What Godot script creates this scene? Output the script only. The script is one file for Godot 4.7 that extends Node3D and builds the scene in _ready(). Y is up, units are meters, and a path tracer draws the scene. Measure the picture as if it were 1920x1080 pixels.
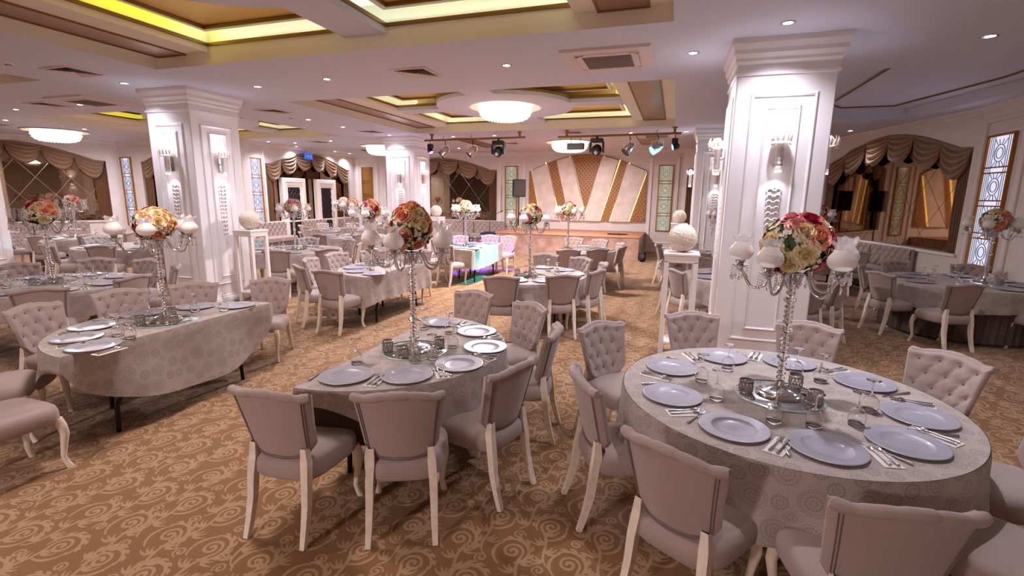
extends Node3D

const CEIL := 3.5
const TOP := 0.745
const RAIL := 0.93
var M := {}
var used := {}
var protos := {}
var rng := RandomNumberGenerator.new()
const ORD := ["first", "second", "third", "fourth", "fifth", "sixth", "seventh", "eighth", "ninth", "tenth", "eleventh", "twelfth"]


# ---------------------------------------------------------------- mesh building
class Shape:
	var st := SurfaceTool.new()
	var g := 1
	var xf := Transform3D.IDENTITY

	func _init() -> void:
		st.begin(Mesh.PRIMITIVE_TRIANGLES)

	func smooth() -> void:
		g += 1
		st.set_smooth_group(g)

	func flat() -> void:
		st.set_smooth_group(-1)

	func v(p: Vector3, uv := Vector2.ZERO) -> void:
		st.set_uv(uv)
		st.add_vertex(xf * p)

	# corners run counter-clockwise seen from the front
	func tri(a: Vector3, b: Vector3, c: Vector3, ua := Vector2.ZERO, ub := Vector2.ZERO, uc := Vector2.ZERO) -> void:
		v(a, ua)
		v(c, uc)
		v(b, ub)

	func quad(a: Vector3, b: Vector3, c: Vector3, d: Vector3, ua := Vector2.ZERO, ub := Vector2.ZERO, uc := Vector2.ZERO, ud := Vector2.ZERO) -> void:
		tri(a, b, c, ua, ub, uc)
		tri(a, c, d, ua, uc, ud)

	func box(c: Vector3, s: Vector3) -> void:
		rbox(c, s, minf(0.004, minf(s.x, minf(s.y, s.z)) * 0.2))

	func rbox(c: Vector3, s: Vector3, b: float) -> void:
		flat()
		var h := s / 2.0
		for ax in 3:
			for sg: float in [-1.0, 1.0]:
				var u := (ax + 1) % 3
				var w := (ax + 2) % 3
				var p := []
				for k in 4:
					var q := Vector3.ZERO
					q[ax] = sg * h[ax]
					q[u] = (-1.0 if k == 0 or k == 3 else 1.0) * (h[u] - b)
					q[w] = (-1.0 if k < 2 else 1.0) * (h[w] - b)
					p.append(c + q)
				if sg > 0:
					quad(p[0], p[1], p[2], p[3])
				else:
					quad(p[3], p[2], p[1], p[0])
		for ax in 3:
			var u := (ax + 1) % 3
			var w := (ax + 2) % 3
			for su: float in [-1.0, 1.0]:
				for sw: float in [-1.0, 1.0]:
					var p := []
					for k in 4:
						var q := Vector3.ZERO
						q[ax] = (-1.0 if k == 0 or k == 3 else 1.0) * (h[ax] - b)
						q[u] = su * (h[u] if k < 2 else h[u] - b)
						q[w] = sw * (h[w] - b if k < 2 else h[w])
						p.append(c + q)
					if su * sw > 0:
						quad(p[3], p[2], p[1], p[0])
					else:
						quad(p[0], p[1], p[2], p[3])
		for sx: float in [-1.0, 1.0]:
			for sy: float in [-1.0, 1.0]:
				for sz: float in [-1.0, 1.0]:
					var a := c + Vector3(sx * h.x, sy * (h.y - b), sz * (h.z - b))
					var e := c + Vector3(sx * (h.x - b), sy * h.y, sz * (h.z - b))
					var f := c + Vector3(sx * (h.x - b), sy * (h.y - b), sz * h.z)
					if sx * sy * sz > 0:
						tri(a, e, f)
					else:
						tri(a, f, e)

	func loft(rings: Array, cap0 := true, cap1 := true, creases := []) -> void:
		var n: int = rings[0].size()
		smooth()
		for i in rings.size() - 1:
			if i in creases:
				smooth()
			for a in n:
				var b := (a + 1) % n
				var ua := float(a) / n
				var ub := float(a + 1) / n
				var v0 := float(i) / (rings.size() - 1)
				var v1 := float(i + 1) / (rings.size() - 1)
				quad(rings[i][b], rings[i][a], rings[i + 1][a], rings[i + 1][b], Vector2(ub, v0), Vector2(ua, v0), Vector2(ua, v1), Vector2(ub, v1))
		flat()
		for k in 2:
			if not (cap0 if k == 0 else cap1):
				continue
			var r: PackedVector3Array = rings[0] if k == 0 else rings[-1]
			var m := Vector3.ZERO
			for p in r:
				m += p / n
			for a in n:
				var b := (a + 1) % n
				if k == 0:
					tri(m, r[a], r[b])
				else:
					tri(m, r[b], r[a])

	# profile of (radius, height) from bottom to top
	func lathe(pr: Array, seg := 24, at := Vector3.ZERO, limit := 0.6) -> void:
		var cs := []
		for i in seg + 1:
			var t := TAU * i / seg
			cs.append(Vector2(cos(t), sin(t)))
		smooth()
		for i in pr.size() - 1:
			if i > 0:
				var d0: Vector2 = (pr[i] - pr[i - 1]).normalized()
				var d1: Vector2 = (pr[i + 1] - pr[i]).normalized()
				if absf(d0.angle_to(d1)) > limit:
					smooth()
			var r0: float = pr[i].x
			var r1: float = pr[i + 1].x
			for a in seg:
				var c0: Vector2 = cs[a]
				var c1: Vector2 = cs[a + 1]
				var p := at + Vector3(c1.x * r0, pr[i].y, c1.y * r0)
				var q := at + Vector3(c0.x * r0, pr[i].y, c0.y * r0)
				var r := at + Vector3(c0.x * r1, pr[i + 1].y, c0.y * r1)
				var s := at + Vector3(c1.x * r1, pr[i + 1].y, c1.y * r1)
				if r0 < 1e-5:
					tri(p, r, s)
				elif r1 < 1e-5:
					tri(p, q, r)
				else:
					quad(p, q, r, s)

	func tube(pts: Array, radii, seg := 8, caps := true, turn := 0.0, aspect := 1.0, sharp := false) -> void:
		var rings := []
		var n := pts.size()
		var t0: Vector3 = (pts[1] - pts[0]).normalized()
		var nn := t0.cross(Vector3.UP if absf(t0.y) < 0.9 else Vector3.BACK).normalized()
		for i in n:
			var t: Vector3 = (pts[mini(i + 1, n - 1)] - pts[maxi(i - 1, 0)]).normalized()
			nn = (nn - t * nn.dot(t)).normalized()
			var bb := nn.cross(t)
			var r: float = radii[i] if radii is Array else radii
			var ring := PackedVector3Array()
			for k in seg:
				var a := TAU * k / seg + turn
				ring.append(pts[i] + (nn * cos(a) * aspect - bb * sin(a)) * r)
			rings.append(ring)
		if sharp:
			flat()
			for i in n - 1:
				for a in seg:
					var b := (a + 1) % seg
					quad(rings[i][b], rings[i][a], rings[i + 1][a], rings[i + 1][b])
			return
		loft(rings, caps, caps)

	# p[i][j]: i runs right, j runs up, seen from the front
	func grid(p: Array, uv := []) -> void:
		smooth()
		for i in p.size() - 1:
			for j in p[0].size() - 1:
				if uv.is_empty():
					quad(p[i][j], p[i + 1][j], p[i + 1][j + 1], p[i][j + 1])
				else:
					quad(p[i][j], p[i + 1][j], p[i + 1][j + 1], p[i][j + 1], uv[i][j], uv[i + 1][j], uv[i + 1][j + 1], uv[i][j + 1])

	# polygon in the xy plane pushed from z0 to z1 (front face at z1)
	func prism(poly: PackedVector2Array, z0: float, z1: float, back := true) -> void:
		if not Geometry2D.is_polygon_clockwise(poly):
			pass
		else:
			poly.reverse()
		flat()
		var id := Geometry2D.triangulate_polygon(poly)
		for k in id.size() / 3:
			var a := poly[id[k * 3]]
			var b := poly[id[k * 3 + 1]]
			var c := poly[id[k * 3 + 2]]
			if (b - a).cross(c - a) < 0:
				var t := b
				b = c
				c = t
			tri(Vector3(a.x, a.y, z1), Vector3(b.x, b.y, z1), Vector3(c.x, c.y, z1), a, b, c)
			if back:
				tri(Vector3(a.x, a.y, z0), Vector3(c.x, c.y, z0), Vector3(b.x, b.y, z0), a, c, b)
		for i in poly.size():
			var a := poly[i]
			var b := poly[(i + 1) % poly.size()]
			quad(Vector3(a.x, a.y, z0), Vector3(b.x, b.y, z0), Vector3(b.x, b.y, z1), Vector3(a.x, a.y, z1), a, b, b, a)

	# mitred moulding round a rectangle in the xy plane: profile of (inset, z)
	func frame(x0: float, y0: float, x1: float, y1: float, pr: Array) -> void:
		flat()
		for i in pr.size() - 1:
			var a: float = pr[i].x
			var b: float = pr[i + 1].x
			var o := [Vector3(x0 + a, y0 + a, pr[i].y), Vector3(x1 - a, y0 + a, pr[i].y), Vector3(x1 - a, y1 - a, pr[i].y), Vector3(x0 + a, y1 - a, pr[i].y)]
			var n := [Vector3(x0 + b, y0 + b, pr[i + 1].y), Vector3(x1 - b, y0 + b, pr[i + 1].y), Vector3(x1 - b, y1 - b, pr[i + 1].y), Vector3(x0 + b, y1 - b, pr[i + 1].y)]
			for k in 4:
				quad(o[k], o[(k + 1) % 4], n[(k + 1) % 4], n[k])

	func ball(c: Vector3, r: float, seg := 10) -> void:
		var pr := []
		var n := maxi(3, seg / 2)
		for i in n + 1:
			var a := -PI / 2 + PI * i / n
			pr.append(Vector2(maxf(0.0, cos(a)) * r if i > 0 and i < n else 0.0, sin(a) * r))
		lathe(pr, seg, c, 9.0)

	func done() -> ArrayMesh:
		st.generate_normals()
		st.index()
		return st.commit()


# ---------------------------------------------------------------- scene helpers
func numbered(called: String) -> String:
	var n: int = used.get(called, 0)
	used[called] = n + 1
	return called if n == 0 else "%s_%03d" % [called, n]


func meta(o: Node, label: String, category: String, group := "") -> void:
	o.set_meta("label", label)
	o.set_meta("category", category)
	if group:
		o.set_meta("group", group)


func thing(called: String, label: String, category: String, at := Vector3.ZERO, yaw := 0.0, group := "") -> Node3D:
	var o := Node3D.new()
	o.name = numbered(called)
	add_child(o)
	o.position = at
	o.rotation.y = deg_to_rad(yaw)
	meta(o, label, category, group)
	return o


func structure(called: String) -> Node3D:
	var o := Node3D.new()
	o.name = numbered(called)
	add_child(o)
	o.set_meta("kind", "structure")
	return o


func put(called: String, mesh, mat: Material, parent: Node) -> MeshInstance3D:
	var o := MeshInstance3D.new()
	o.name = called
	o.mesh = mesh.done() if mesh is Shape else mesh
	o.material_override = mat
	parent.add_child(o, true)
	if called in ["crystal_beads", "crystal_drops", "hub_crystal_drops", "tuft_buttons"]:
		o.set_meta("kind", "stuff")
	return o


func copy(proto: Node3D, label: String, at: Vector3, yaw := 0.0, group := "", category := "") -> Node3D:
	var o: Node3D = proto.duplicate()
	o.name = numbered(String(proto.name))
	add_child(o)
	o.position = at
	o.rotation.y = deg_to_rad(yaw)
	meta(o, label, category if category else String(proto.get_meta("category")), group)
	return o


# a model that is built once, kept outside the tree and copied into it
func model(called: String, category: String) -> Node3D:
	var o := Node3D.new()
	o.name = called
	o.set_meta("category", category)
	protos[called + category + str(protos.size())] = o
	return o


func mat(rgb: Color, rough := 0.6, metal := 0.0) -> StandardMaterial3D:
	var m := StandardMaterial3D.new()
	m.albedo_color = rgb
	m.roughness = rough
	m.metallic = metal
	return m


func glow(rgb: Color, power: float) -> StandardMaterial3D:
	var m := mat(Color(0.9, 0.9, 0.9), 0.4)
	m.emission_enabled = true
	m.emission = rgb
	m.emission_energy_multiplier = power
	return m


func speckled(base: Color, dark: Color, size: int, freq: float, metres: float, rough: float, metal := 0.0, relief := 0.0, kind := FastNoiseLite.TYPE_SIMPLEX, octaves := 3, world := true) -> StandardMaterial3D:
	var n := FastNoiseLite.new()
	n.seed = 5 + protos.size() + M.size()
	n.frequency = freq
	n.noise_type = kind
	n.fractal_octaves = octaves
	var im := n.get_seamless_image(size, size)
	im.convert(Image.FORMAT_RGB8)
	var gray := im.get_data()
	var out := PackedByteArray()
	out.resize(gray.size())
	for i in size * size:
		var t := gray[i * 3] / 255.0
		out[i * 3] = int(255 * lerpf(dark.r, base.r, t))
		out[i * 3 + 1] = int(255 * lerpf(dark.g, base.g, t))
		out[i * 3 + 2] = int(255 * lerpf(dark.b, base.b, t))
	var m := mat(Color.WHITE, rough, metal)
	m.albedo_texture = ImageTexture.create_from_image(Image.create_from_data(size, size, false, Image.FORMAT_RGB8, out))
	m.uv1_triplanar = true
	m.uv1_world_triplanar = world
	m.uv1_scale = Vector3.ONE / metres
	if relief > 0.0:
		m.heightmap_enabled = true
		m.heightmap_texture = ImageTexture.create_from_image(im)
		m.heightmap_scale = relief
	return m


# ---------------------------------------------------------------- textures drawn dot by dot
class Stamp:
	var n: int
	var a := PackedByteArray()

	func _init(size: int) -> void:
		n = size
		a.resize(n * n)

	func dot(x: float, y: float, r: float, value := 255) -> void:
		var lo := -int(ceil(r))
		for dy in range(lo, -lo + 1):
			for dx in range(lo, -lo + 1):
				if dx * dx + dy * dy <= r * r:
					a[posmod(int(y) + dy, n) * n + posmod(int(x) + dx, n)] = value

	func stroke(pts: Array, r0: float, r1: float, r2: float) -> void:
		var m := pts.size()
		for i in m:
			var t := float(i) / (m - 1)
			var r := lerpf(r0, r1, t * 2) if t < 0.5 else lerpf(r1, r2, t * 2 - 1)
			dot(pts[i].x, pts[i].y, r)

	func image(lo: Color, hi: Color, grain: float, seed_: int) -> Image:
		var out := PackedByteArray()
		out.resize(n * n * 3)
		var rg := RandomNumberGenerator.new()
		rg.seed = seed_
		for i in n * n:
			var c := hi if a[i] > 127 else lo
			var k := 1.0 + rg.randf_range(-grain, grain)
			out[i * 3] = clampi(int(c.r * 255 * k), 0, 255)
			out[i * 3 + 1] = clampi(int(c.g * 255 * k), 0, 255)
			out[i * 3 + 2] = clampi(int(c.b * 255 * k), 0, 255)
		return Image.create_from_data(n, n, false, Image.FORMAT_RGB8, out)


func carpet_material() -> StandardMaterial3D:
	var s := Stamp.new(1024)
	var r := RandomNumberGenerator.new()
	r.seed = 11
	# scrolls in a half-drop repeat: a curled head inside a lobed leaf, a tail, and a smaller curl
	var k := 0
	for row in 6:
		for col in 5:
			var c := Vector2((col + (0.5 if row % 2 else 0.0)) * 204.8 + 40, row * 170.67 + 60)
			var hand := 1.0 if (row % 2) == 0 else -1.0
			var spin := r.randf_range(-0.3, 0.3) + (0.4 if row % 2 else 2.7)
			var pts := []
			for i in 120:
				var t := i / 119.0
				var ang := spin + hand * t * 9.6
				pts.append(c + Vector2(cos(ang), sin(ang)) * 40.0 * (1.0 - t * 0.84))
			s.stroke(pts, 5.0, 5.5, 6.5)
			# broad leaf that wraps round the curl
			var wrap := []
			for i in 90:
				var t := i / 89.0
				var ang := spin + 0.5 - hand * 0.4 + hand * t * 3.6
				wrap.append(c + Vector2(cos(ang), sin(ang)) * lerpf(58.0, 64.0, t))
			s.stroke(wrap, 3.0, 8.0, 4.0)
			for j in 6:
				var b2: Vector2 = wrap[10 + j * 13]
				var o2 := (b2 - c).normalized()
				var lobe := []
				for i in 22:
					var t := i / 21.0
					lobe.append(b2 + o2.rotated(hand * (0.2 + 1.0 * t)) * t * (34.0 - absf(j - 2.5) * 4))
				s.stroke(lobe, 6.0, 7.5, 2.0)
			# tail with leaves on both sides
			var q: Vector2 = pts[0]
			var dir := Vector2(cos(spin), sin(spin)).orthogonal() * hand
			var tail := []
			for i in 120:
				var t := i / 119.0
				tail.append(q)
				dir = dir.rotated(hand * (0.012 - 0.045 * smoothstep(0.3, 1.0, t)))
				q += dir * 1.75
			s.stroke(tail, 5.0, 5.5, 3.0)
			for j in 4:
				var b: Vector2 = tail[14 + j * 26]
				var hd := 1.0 if j % 2 else -1.0
				var d2: Vector2 = (tail[18 + j * 26] - b).normalized().rotated(hd * 0.5)
				for w in 3:
					var leaf := []
					for i in 30:
						var t := i / 29.0
						leaf.append(b + d2.rotated(hd * (0.35 * w + 1.1 * t)) * t * (58.0 - w * 13))
					s.stroke(leaf, 3.0, 6.5 - w, 2.0)
			var back := []
			for i in 60:
				var t := i / 59.0
				var ang := spin + 3.6 + hand * t * 1.9
				back.append(c + Vector2(cos(ang), sin(ang)) * lerpf(56.0, 78.0, t))
			s.stroke(back, 2.5, 6.5, 3.0)
			var e: Vector2 = c + Vector2(106, 70).rotated(r.randf_range(-0.2, 0.2))
			var curl := []
			for i in 80:
				var t := i / 79.0
				var ang := spin * 2 + 1.0 - hand * t * 8.0
				curl.append(e + Vector2(cos(ang), sin(ang)) * 24 * (1.0 - t * 0.8))
			s.stroke(curl, 3.0, 4.0, 5.0)
			k += 1
	var m := mat(Color.WHITE, 0.95)
	m.albedo_texture = ImageTexture.create_from_image(s.image(Color(0.495, 0.345, 0.185), Color(0.635, 0.50, 0.37), 0.10, 3))
	m.uv1_triplanar = true
	m.uv1_world_triplanar = true
	m.uv1_scale = Vector3.ONE / 1.55
	m.rim_enabled = true
	m.rim = 0.25
	return m


func cloth_material() -> StandardMaterial3D:
	var s := Stamp.new(512)
	var r := RandomNumberGenerator.new()
	r.seed = 4
	var spots := []
	for tries in 600:
		var c := Vector2(r.randf() * 512, r.randf() * 512)
		var rad := r.randf_range(28, 56)
		var ok := true
		for o in spots:
			var d := Vector2(absf(c.x - o.x), absf(c.y - o.y))
			d = Vector2(minf(d.x, 512 - d.x), minf(d.y, 512 - d.y))
			if d.length() < (rad + o.z) * 0.97:
				ok = false
				break
		if ok:
			spots.append(Vector3(c.x, c.y, rad))
	for o in spots:
		var q := 6.0
		var ring := 0
		while q < o.z:
			var size := [2.2, 3.4, 1.6, 4.2, 1.8, 2.6][ring % 6] as float
			var count := int(TAU * q / (size * 2.5))
			for i in count:
				var a := TAU * i / count
				s.dot(o.x + cos(a) * q, o.y + sin(a) * q, size)
			q += size * 2 + 2.6
			ring += 1
	for i in 2600:
		var x := r.randf() * 512
		var y := r.randf() * 512
		var inside := false
		for o in spots:
			if Vector2(x - o.x, y - o.y).length() < o.z + 2:
				inside = true
				break
		if not inside:
			s.dot(x, y, 1.4)
	var m := mat(Color.WHITE, 0.75)
	m.albedo_texture = ImageTexture.create_from_image(s.image(Color(0.665, 0.605, 0.57), Color(0.55, 0.495, 0.47), 0.06, 8))
	m.uv1_scale = Vector3(1.0 / 0.6, 1.0 / 0.6, 1)
	m.rim_enabled = true
	m.rim = 0.3
	return m


func weave_material(c: Color) -> StandardMaterial3D:
	var n := 64
	var im := Image.create(n, n, false, Image.FORMAT_RGB8)
	var r := RandomNumberGenerator.new()
	r.seed = 21
	for y in n:
		for x in n:
			var k := 1.0 + (0.07 if ((x / 2 + y / 2) % 2) == 0 else -0.05) + r.randf_range(-0.08, 0.08)
			im.set_pixel(x, y, Color(c.r * k, c.g * k, c.b * k))
	var m := mat(Color.WHITE, 0.9)
	m.albedo_texture = ImageTexture.create_from_image(im)
	m.uv1_triplanar = true
	m.uv1_scale = Vector3.ONE / 0.09
	m.rim_enabled = true
	m.rim = 0.35
	return m


func make_materials() -> void:
	M.carpet = carpet_material()
	M.cloth = cloth_material()
	M.fabric = weave_material(Color(0.63, 0.555, 0.525))
	M.seam = mat(Color(0.47, 0.40, 0.38), 0.9)
	M.leg = speckled(Color(0.94, 0.885, 0.82), Color(0.86, 0.79, 0.71), 64, 0.05, 0.3, 0.45, 0.0, 0.0, FastNoiseLite.TYPE_SIMPLEX, 3, false)
	M.plaster = mat(Color(0.81, 0.805, 0.86), 0.85)
	M.wall = speckled(Color(0.90, 0.865, 0.85), Color(0.86, 0.825, 0.81), 64, 0.04, 1.5, 0.6)
	M.pillar = mat(Color(0.91, 0.885, 0.885), 0.42)
	M.cream = mat(Color(0.90, 0.87, 0.80), 0.8)
	M.cove = mat(Color(0.93, 0.92, 0.86), 0.8)
	M.trim_gold = mat(Color(0.52, 0.38, 0.17), 0.45, 0.4)
	M.gold_leaf = speckled(Color(0.97, 0.86, 0.52), Color(0.86, 0.68, 0.34), 128, 0.18, 0.35, 0.5, 0.1)
	M.brown_leaf = speckled(Color(0.72, 0.58, 0.46), Color(0.48, 0.36, 0.27), 128, 0.2, 0.35, 0.35, 0.3)
	M.mirror = mat(Color(0.60, 0.51, 0.42), 0.03, 1.0)
	M.mirror_joint = mat(Color(0.80, 0.72, 0.60), 0.25, 0.7)
	M.tray = mat(Color(0.86, 0.90, 0.90), 0.02, 1.0)
	M.tray_edge = mat(Color(0.78, 0.88, 0.85), 0.12, 0.6)
	M.silver = mat(Color(0.83, 0.83, 0.84), 0.14, 1.0)
	M.cutlery = mat(Color(0.74, 0.73, 0.73), 0.22, 1.0)
	M.plate = mat(Color(0.64, 0.625, 0.66), 0.38, 0.15)
	M.plate.clearcoat_enabled = true
	M.plate.clearcoat = 0.35
	M.plate.clearcoat_roughness = 0.12
	M.filigree = mat(Color(0.60, 0.55, 0.52), 0.35, 0.75)
	M.napkin = mat(Color(0.88, 0.84, 0.81), 0.9)
	M.print = mat(Color(0.45, 0.40, 0.40), 0.9)
	M.glass = mat(Color(0.95, 0.97, 1, 0.10), 0.03)
	M.glass.transparency = BaseMaterial3D.TRANSPARENCY_ALPHA
	M.crystal = mat(Color(1, 1, 1, 0.0), 0.01)
	M.crystal.refraction_enabled = true
	M.crystal.refraction_scale = 0.05
	M.frosted = mat(Color(0.93, 0.90, 0.88), 0.35)
	M.frosted.backlight_enabled = true
	M.frosted.backlight = Color(0.7, 0.68, 0.66)
	M.rim_glass = mat(Color(0.93, 0.91, 0.91, 0.38), 0.12)
	M.rim_glass.transparency = BaseMaterial3D.TRANSPARENCY_ALPHA
	M.black = mat(Color(0.06, 0.06, 0.065), 0.5)
	M.black_metal = mat(Color(0.07, 0.07, 0.07), 0.35, 0.5)
	M.felt = mat(Color(0.27, 0.20, 0.165), 0.95)
	M.skirt = mat(Color(0.33, 0.27, 0.255), 0.9)
	M.white_paint = mat(Color(0.93, 0.89, 0.865), 0.45)
	M.brass = mat(Color(0.55, 0.42, 0.20), 0.4, 0.6)
	M.lattice_gold = mat(Color(0.66, 0.44, 0.14), 0.4, 0.35)
	M.lead = mat(Color(0.30, 0.29, 0.36), 0.5, 0.3)
	M.swag = mat(Color(0.60, 0.48, 0.38), 0.45)
	M.swag.rim_enabled = true
	M.swag.rim = 0.5
	M.drape = mat(Color(0.42, 0.28, 0.16), 0.6)
	M.marble = speckled(Color(0.86, 0.73, 0.66), Color(0.70, 0.56, 0.50), 256, 0.012, 1.6, 0.25, 0.0, 0.0, FastNoiseLite.TYPE_SIMPLEX, 5)
	M.stage_floor = speckled(Color(0.78, 0.54, 0.40), Color(0.70, 0.47, 0.34), 128, 0.03, 1.2, 0.5)
	M.marble_white = speckled(Color(0.93, 0.89, 0.85), Color(0.86, 0.80, 0.75), 128, 0.02, 1.2, 0.35, 0.0, 0.0, FastNoiseLite.TYPE_SIMPLEX, 5)
	M.tuft_gold = speckled(Color(0.70, 0.50, 0.29), Color(0.62, 0.42, 0.22), 64, 0.05, 0.3, 0.45)
	M.button_dark = mat(Color(0.34, 0.20, 0.12), 0.5)
	M.quilt = mat(Color(0.10, 0.075, 0.09), 0.35)
	M.grille = mat(Color(0.30, 0.27, 0.26), 0.6)
	M.vent = mat(Color(0.84, 0.78, 0.77), 0.6)
	M.grey_mesh = mat(Color(0.55, 0.49, 0.47), 0.7)
	M.chrome = mat(Color(0.80, 0.76, 0.76), 0.15, 0.95)
	M.leaf = speckled(Color(0.30, 0.42, 0.17), Color(0.16, 0.25, 0.09), 64, 0.05, 0.1, 0.55)
	M.leaf_dark = speckled(Color(0.22, 0.27, 0.13), Color(0.13, 0.15, 0.08), 64, 0.05, 0.1, 0.6)
	M.blossom = mat(Color(0.93, 0.87, 0.80), 0.7)
	M.blossom_cream = mat(Color(0.91, 0.84, 0.68), 0.7)
	M.rose_red = mat(Color(0.66, 0.13, 0.22), 0.55)
	M.rose_pink = mat(Color(0.84, 0.56, 0.55), 0.6)
	M.rose_cream = mat(Color(0.93, 0.85, 0.66), 0.6)
	M.rose_peach = mat(Color(0.93, 0.64, 0.52), 0.6)
	M.rose_apricot = mat(Color(0.94, 0.75, 0.54), 0.6)
	M.rose_white = mat(Color(0.93, 0.88, 0.82), 0.6)


# ---------------------------------------------------------------- lights
func spot(parent: Node3D, at: Vector3, towards: Vector3, energy: float, angle: float, col: Color, size := 0.03, soft := 0.6) -> void:
	var l := SpotLight3D.new()
	l.name = "spot_light"
	parent.add_child(l, true)
	l.position = at
	var d := towards.normalized()
	l.basis = Basis.looking_at(d, Vector3.UP if absf(d.y) < 0.95 else Vector3.RIGHT)
	l.light_energy = energy
	l.spot_angle = angle
	l.spot_angle_attenuation = soft
	l.spot_range = 25.0
	l.spot_attenuation = 2.0
	l.light_color = col
	l.light_size = size
	l.shadow_enabled = true


func area(parent: Node3D, at: Vector3, turn: Vector3, size: Vector2, energy: float, col: Color) -> void:
	var l := AreaLight3D.new()
	l.name = "area_light"
	parent.add_child(l, true)
	l.position = at
	l.rotation_degrees = turn
	l.area_size = size
	l.light_energy = energy
	l.light_color = col
	l.area_range = 30.0
	l.area_attenuation = 2.0
	l.shadow_enabled = true


# ---------------------------------------------------------------- walls, ceiling, floor
func csg_box(parent: Node, lo: Vector3, hi: Vector3, m: Material, cut := true) -> void:
	var b := CSGBox3D.new()
	b.name = "cut" if cut else "fill"
	b.size = hi - lo
	b.position = (lo + hi) / 2.0
	b.operation = CSGShape3D.OPERATION_SUBTRACTION if cut else CSGShape3D.OPERATION_UNION
	b.material = m
	parent.add_child(b, true)


func csg_round(parent: Node, c: Vector3, r: float, h: float, m: Material, cut := true) -> void:
	var b := CSGCylinder3D.new()
	b.name = "cut" if cut else "fill"
	b.radius = r
	b.height = h
	b.sides = 72
	b.position = c
	b.operation = CSGShape3D.OPERATION_SUBTRACTION if cut else CSGShape3D.OPERATION_UNION
	b.material = m
	parent.add_child(b, true)


func rect(x0: float, z0: float, x1: float, z1: float) -> PackedVector2Array:
	return PackedVector2Array([Vector2(x0, z0), Vector2(x1, z0), Vector2(x1, z1), Vector2(x0, z1)])


func circle(c: Vector2, r: float, n := 72) -> PackedVector2Array:
	var p := PackedVector2Array()
	for i in n:
		p.append(c + Vector2.from_angle(TAU * i / n) * r)
	return p


# a flat band standing on a closed outline in the xz plane, with the thickness t inwards
func band(s: Shape, poly: PackedVector2Array, y0: float, y1: float, t: float) -> void:
	var inner := Geometry2D.offset_polygon(poly, -t, Geometry2D.JOIN_MITER)
	var n := poly.size()
	s.flat()
	for i in n:
		var a := poly[i]
		var b := poly[(i + 1) % n]
		var d := (b - a).normalized()
		var o := d.orthogonal() * t * (1.0 if Geometry2D.is_polygon_clockwise(poly) else -1.0)
		if inner.size() and not Geometry2D.is_point_in_polygon((a + b) / 2 + o, poly):
			o = -o
		s.quad(Vector3(a.x, y0, a.y), Vector3(b.x, y0, b.y), Vector3(b.x + o.x, y0, b.y + o.y), Vector3(a.x + o.x, y0, a.y + o.y))
		s.quad(Vector3(a.x + o.x, y0, a.y + o.y), Vector3(b.x + o.x, y0, b.y + o.y), Vector3(b.x + o.x, y1, b.y + o.y), Vector3(a.x + o.x, y1, a.y + o.y))


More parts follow.
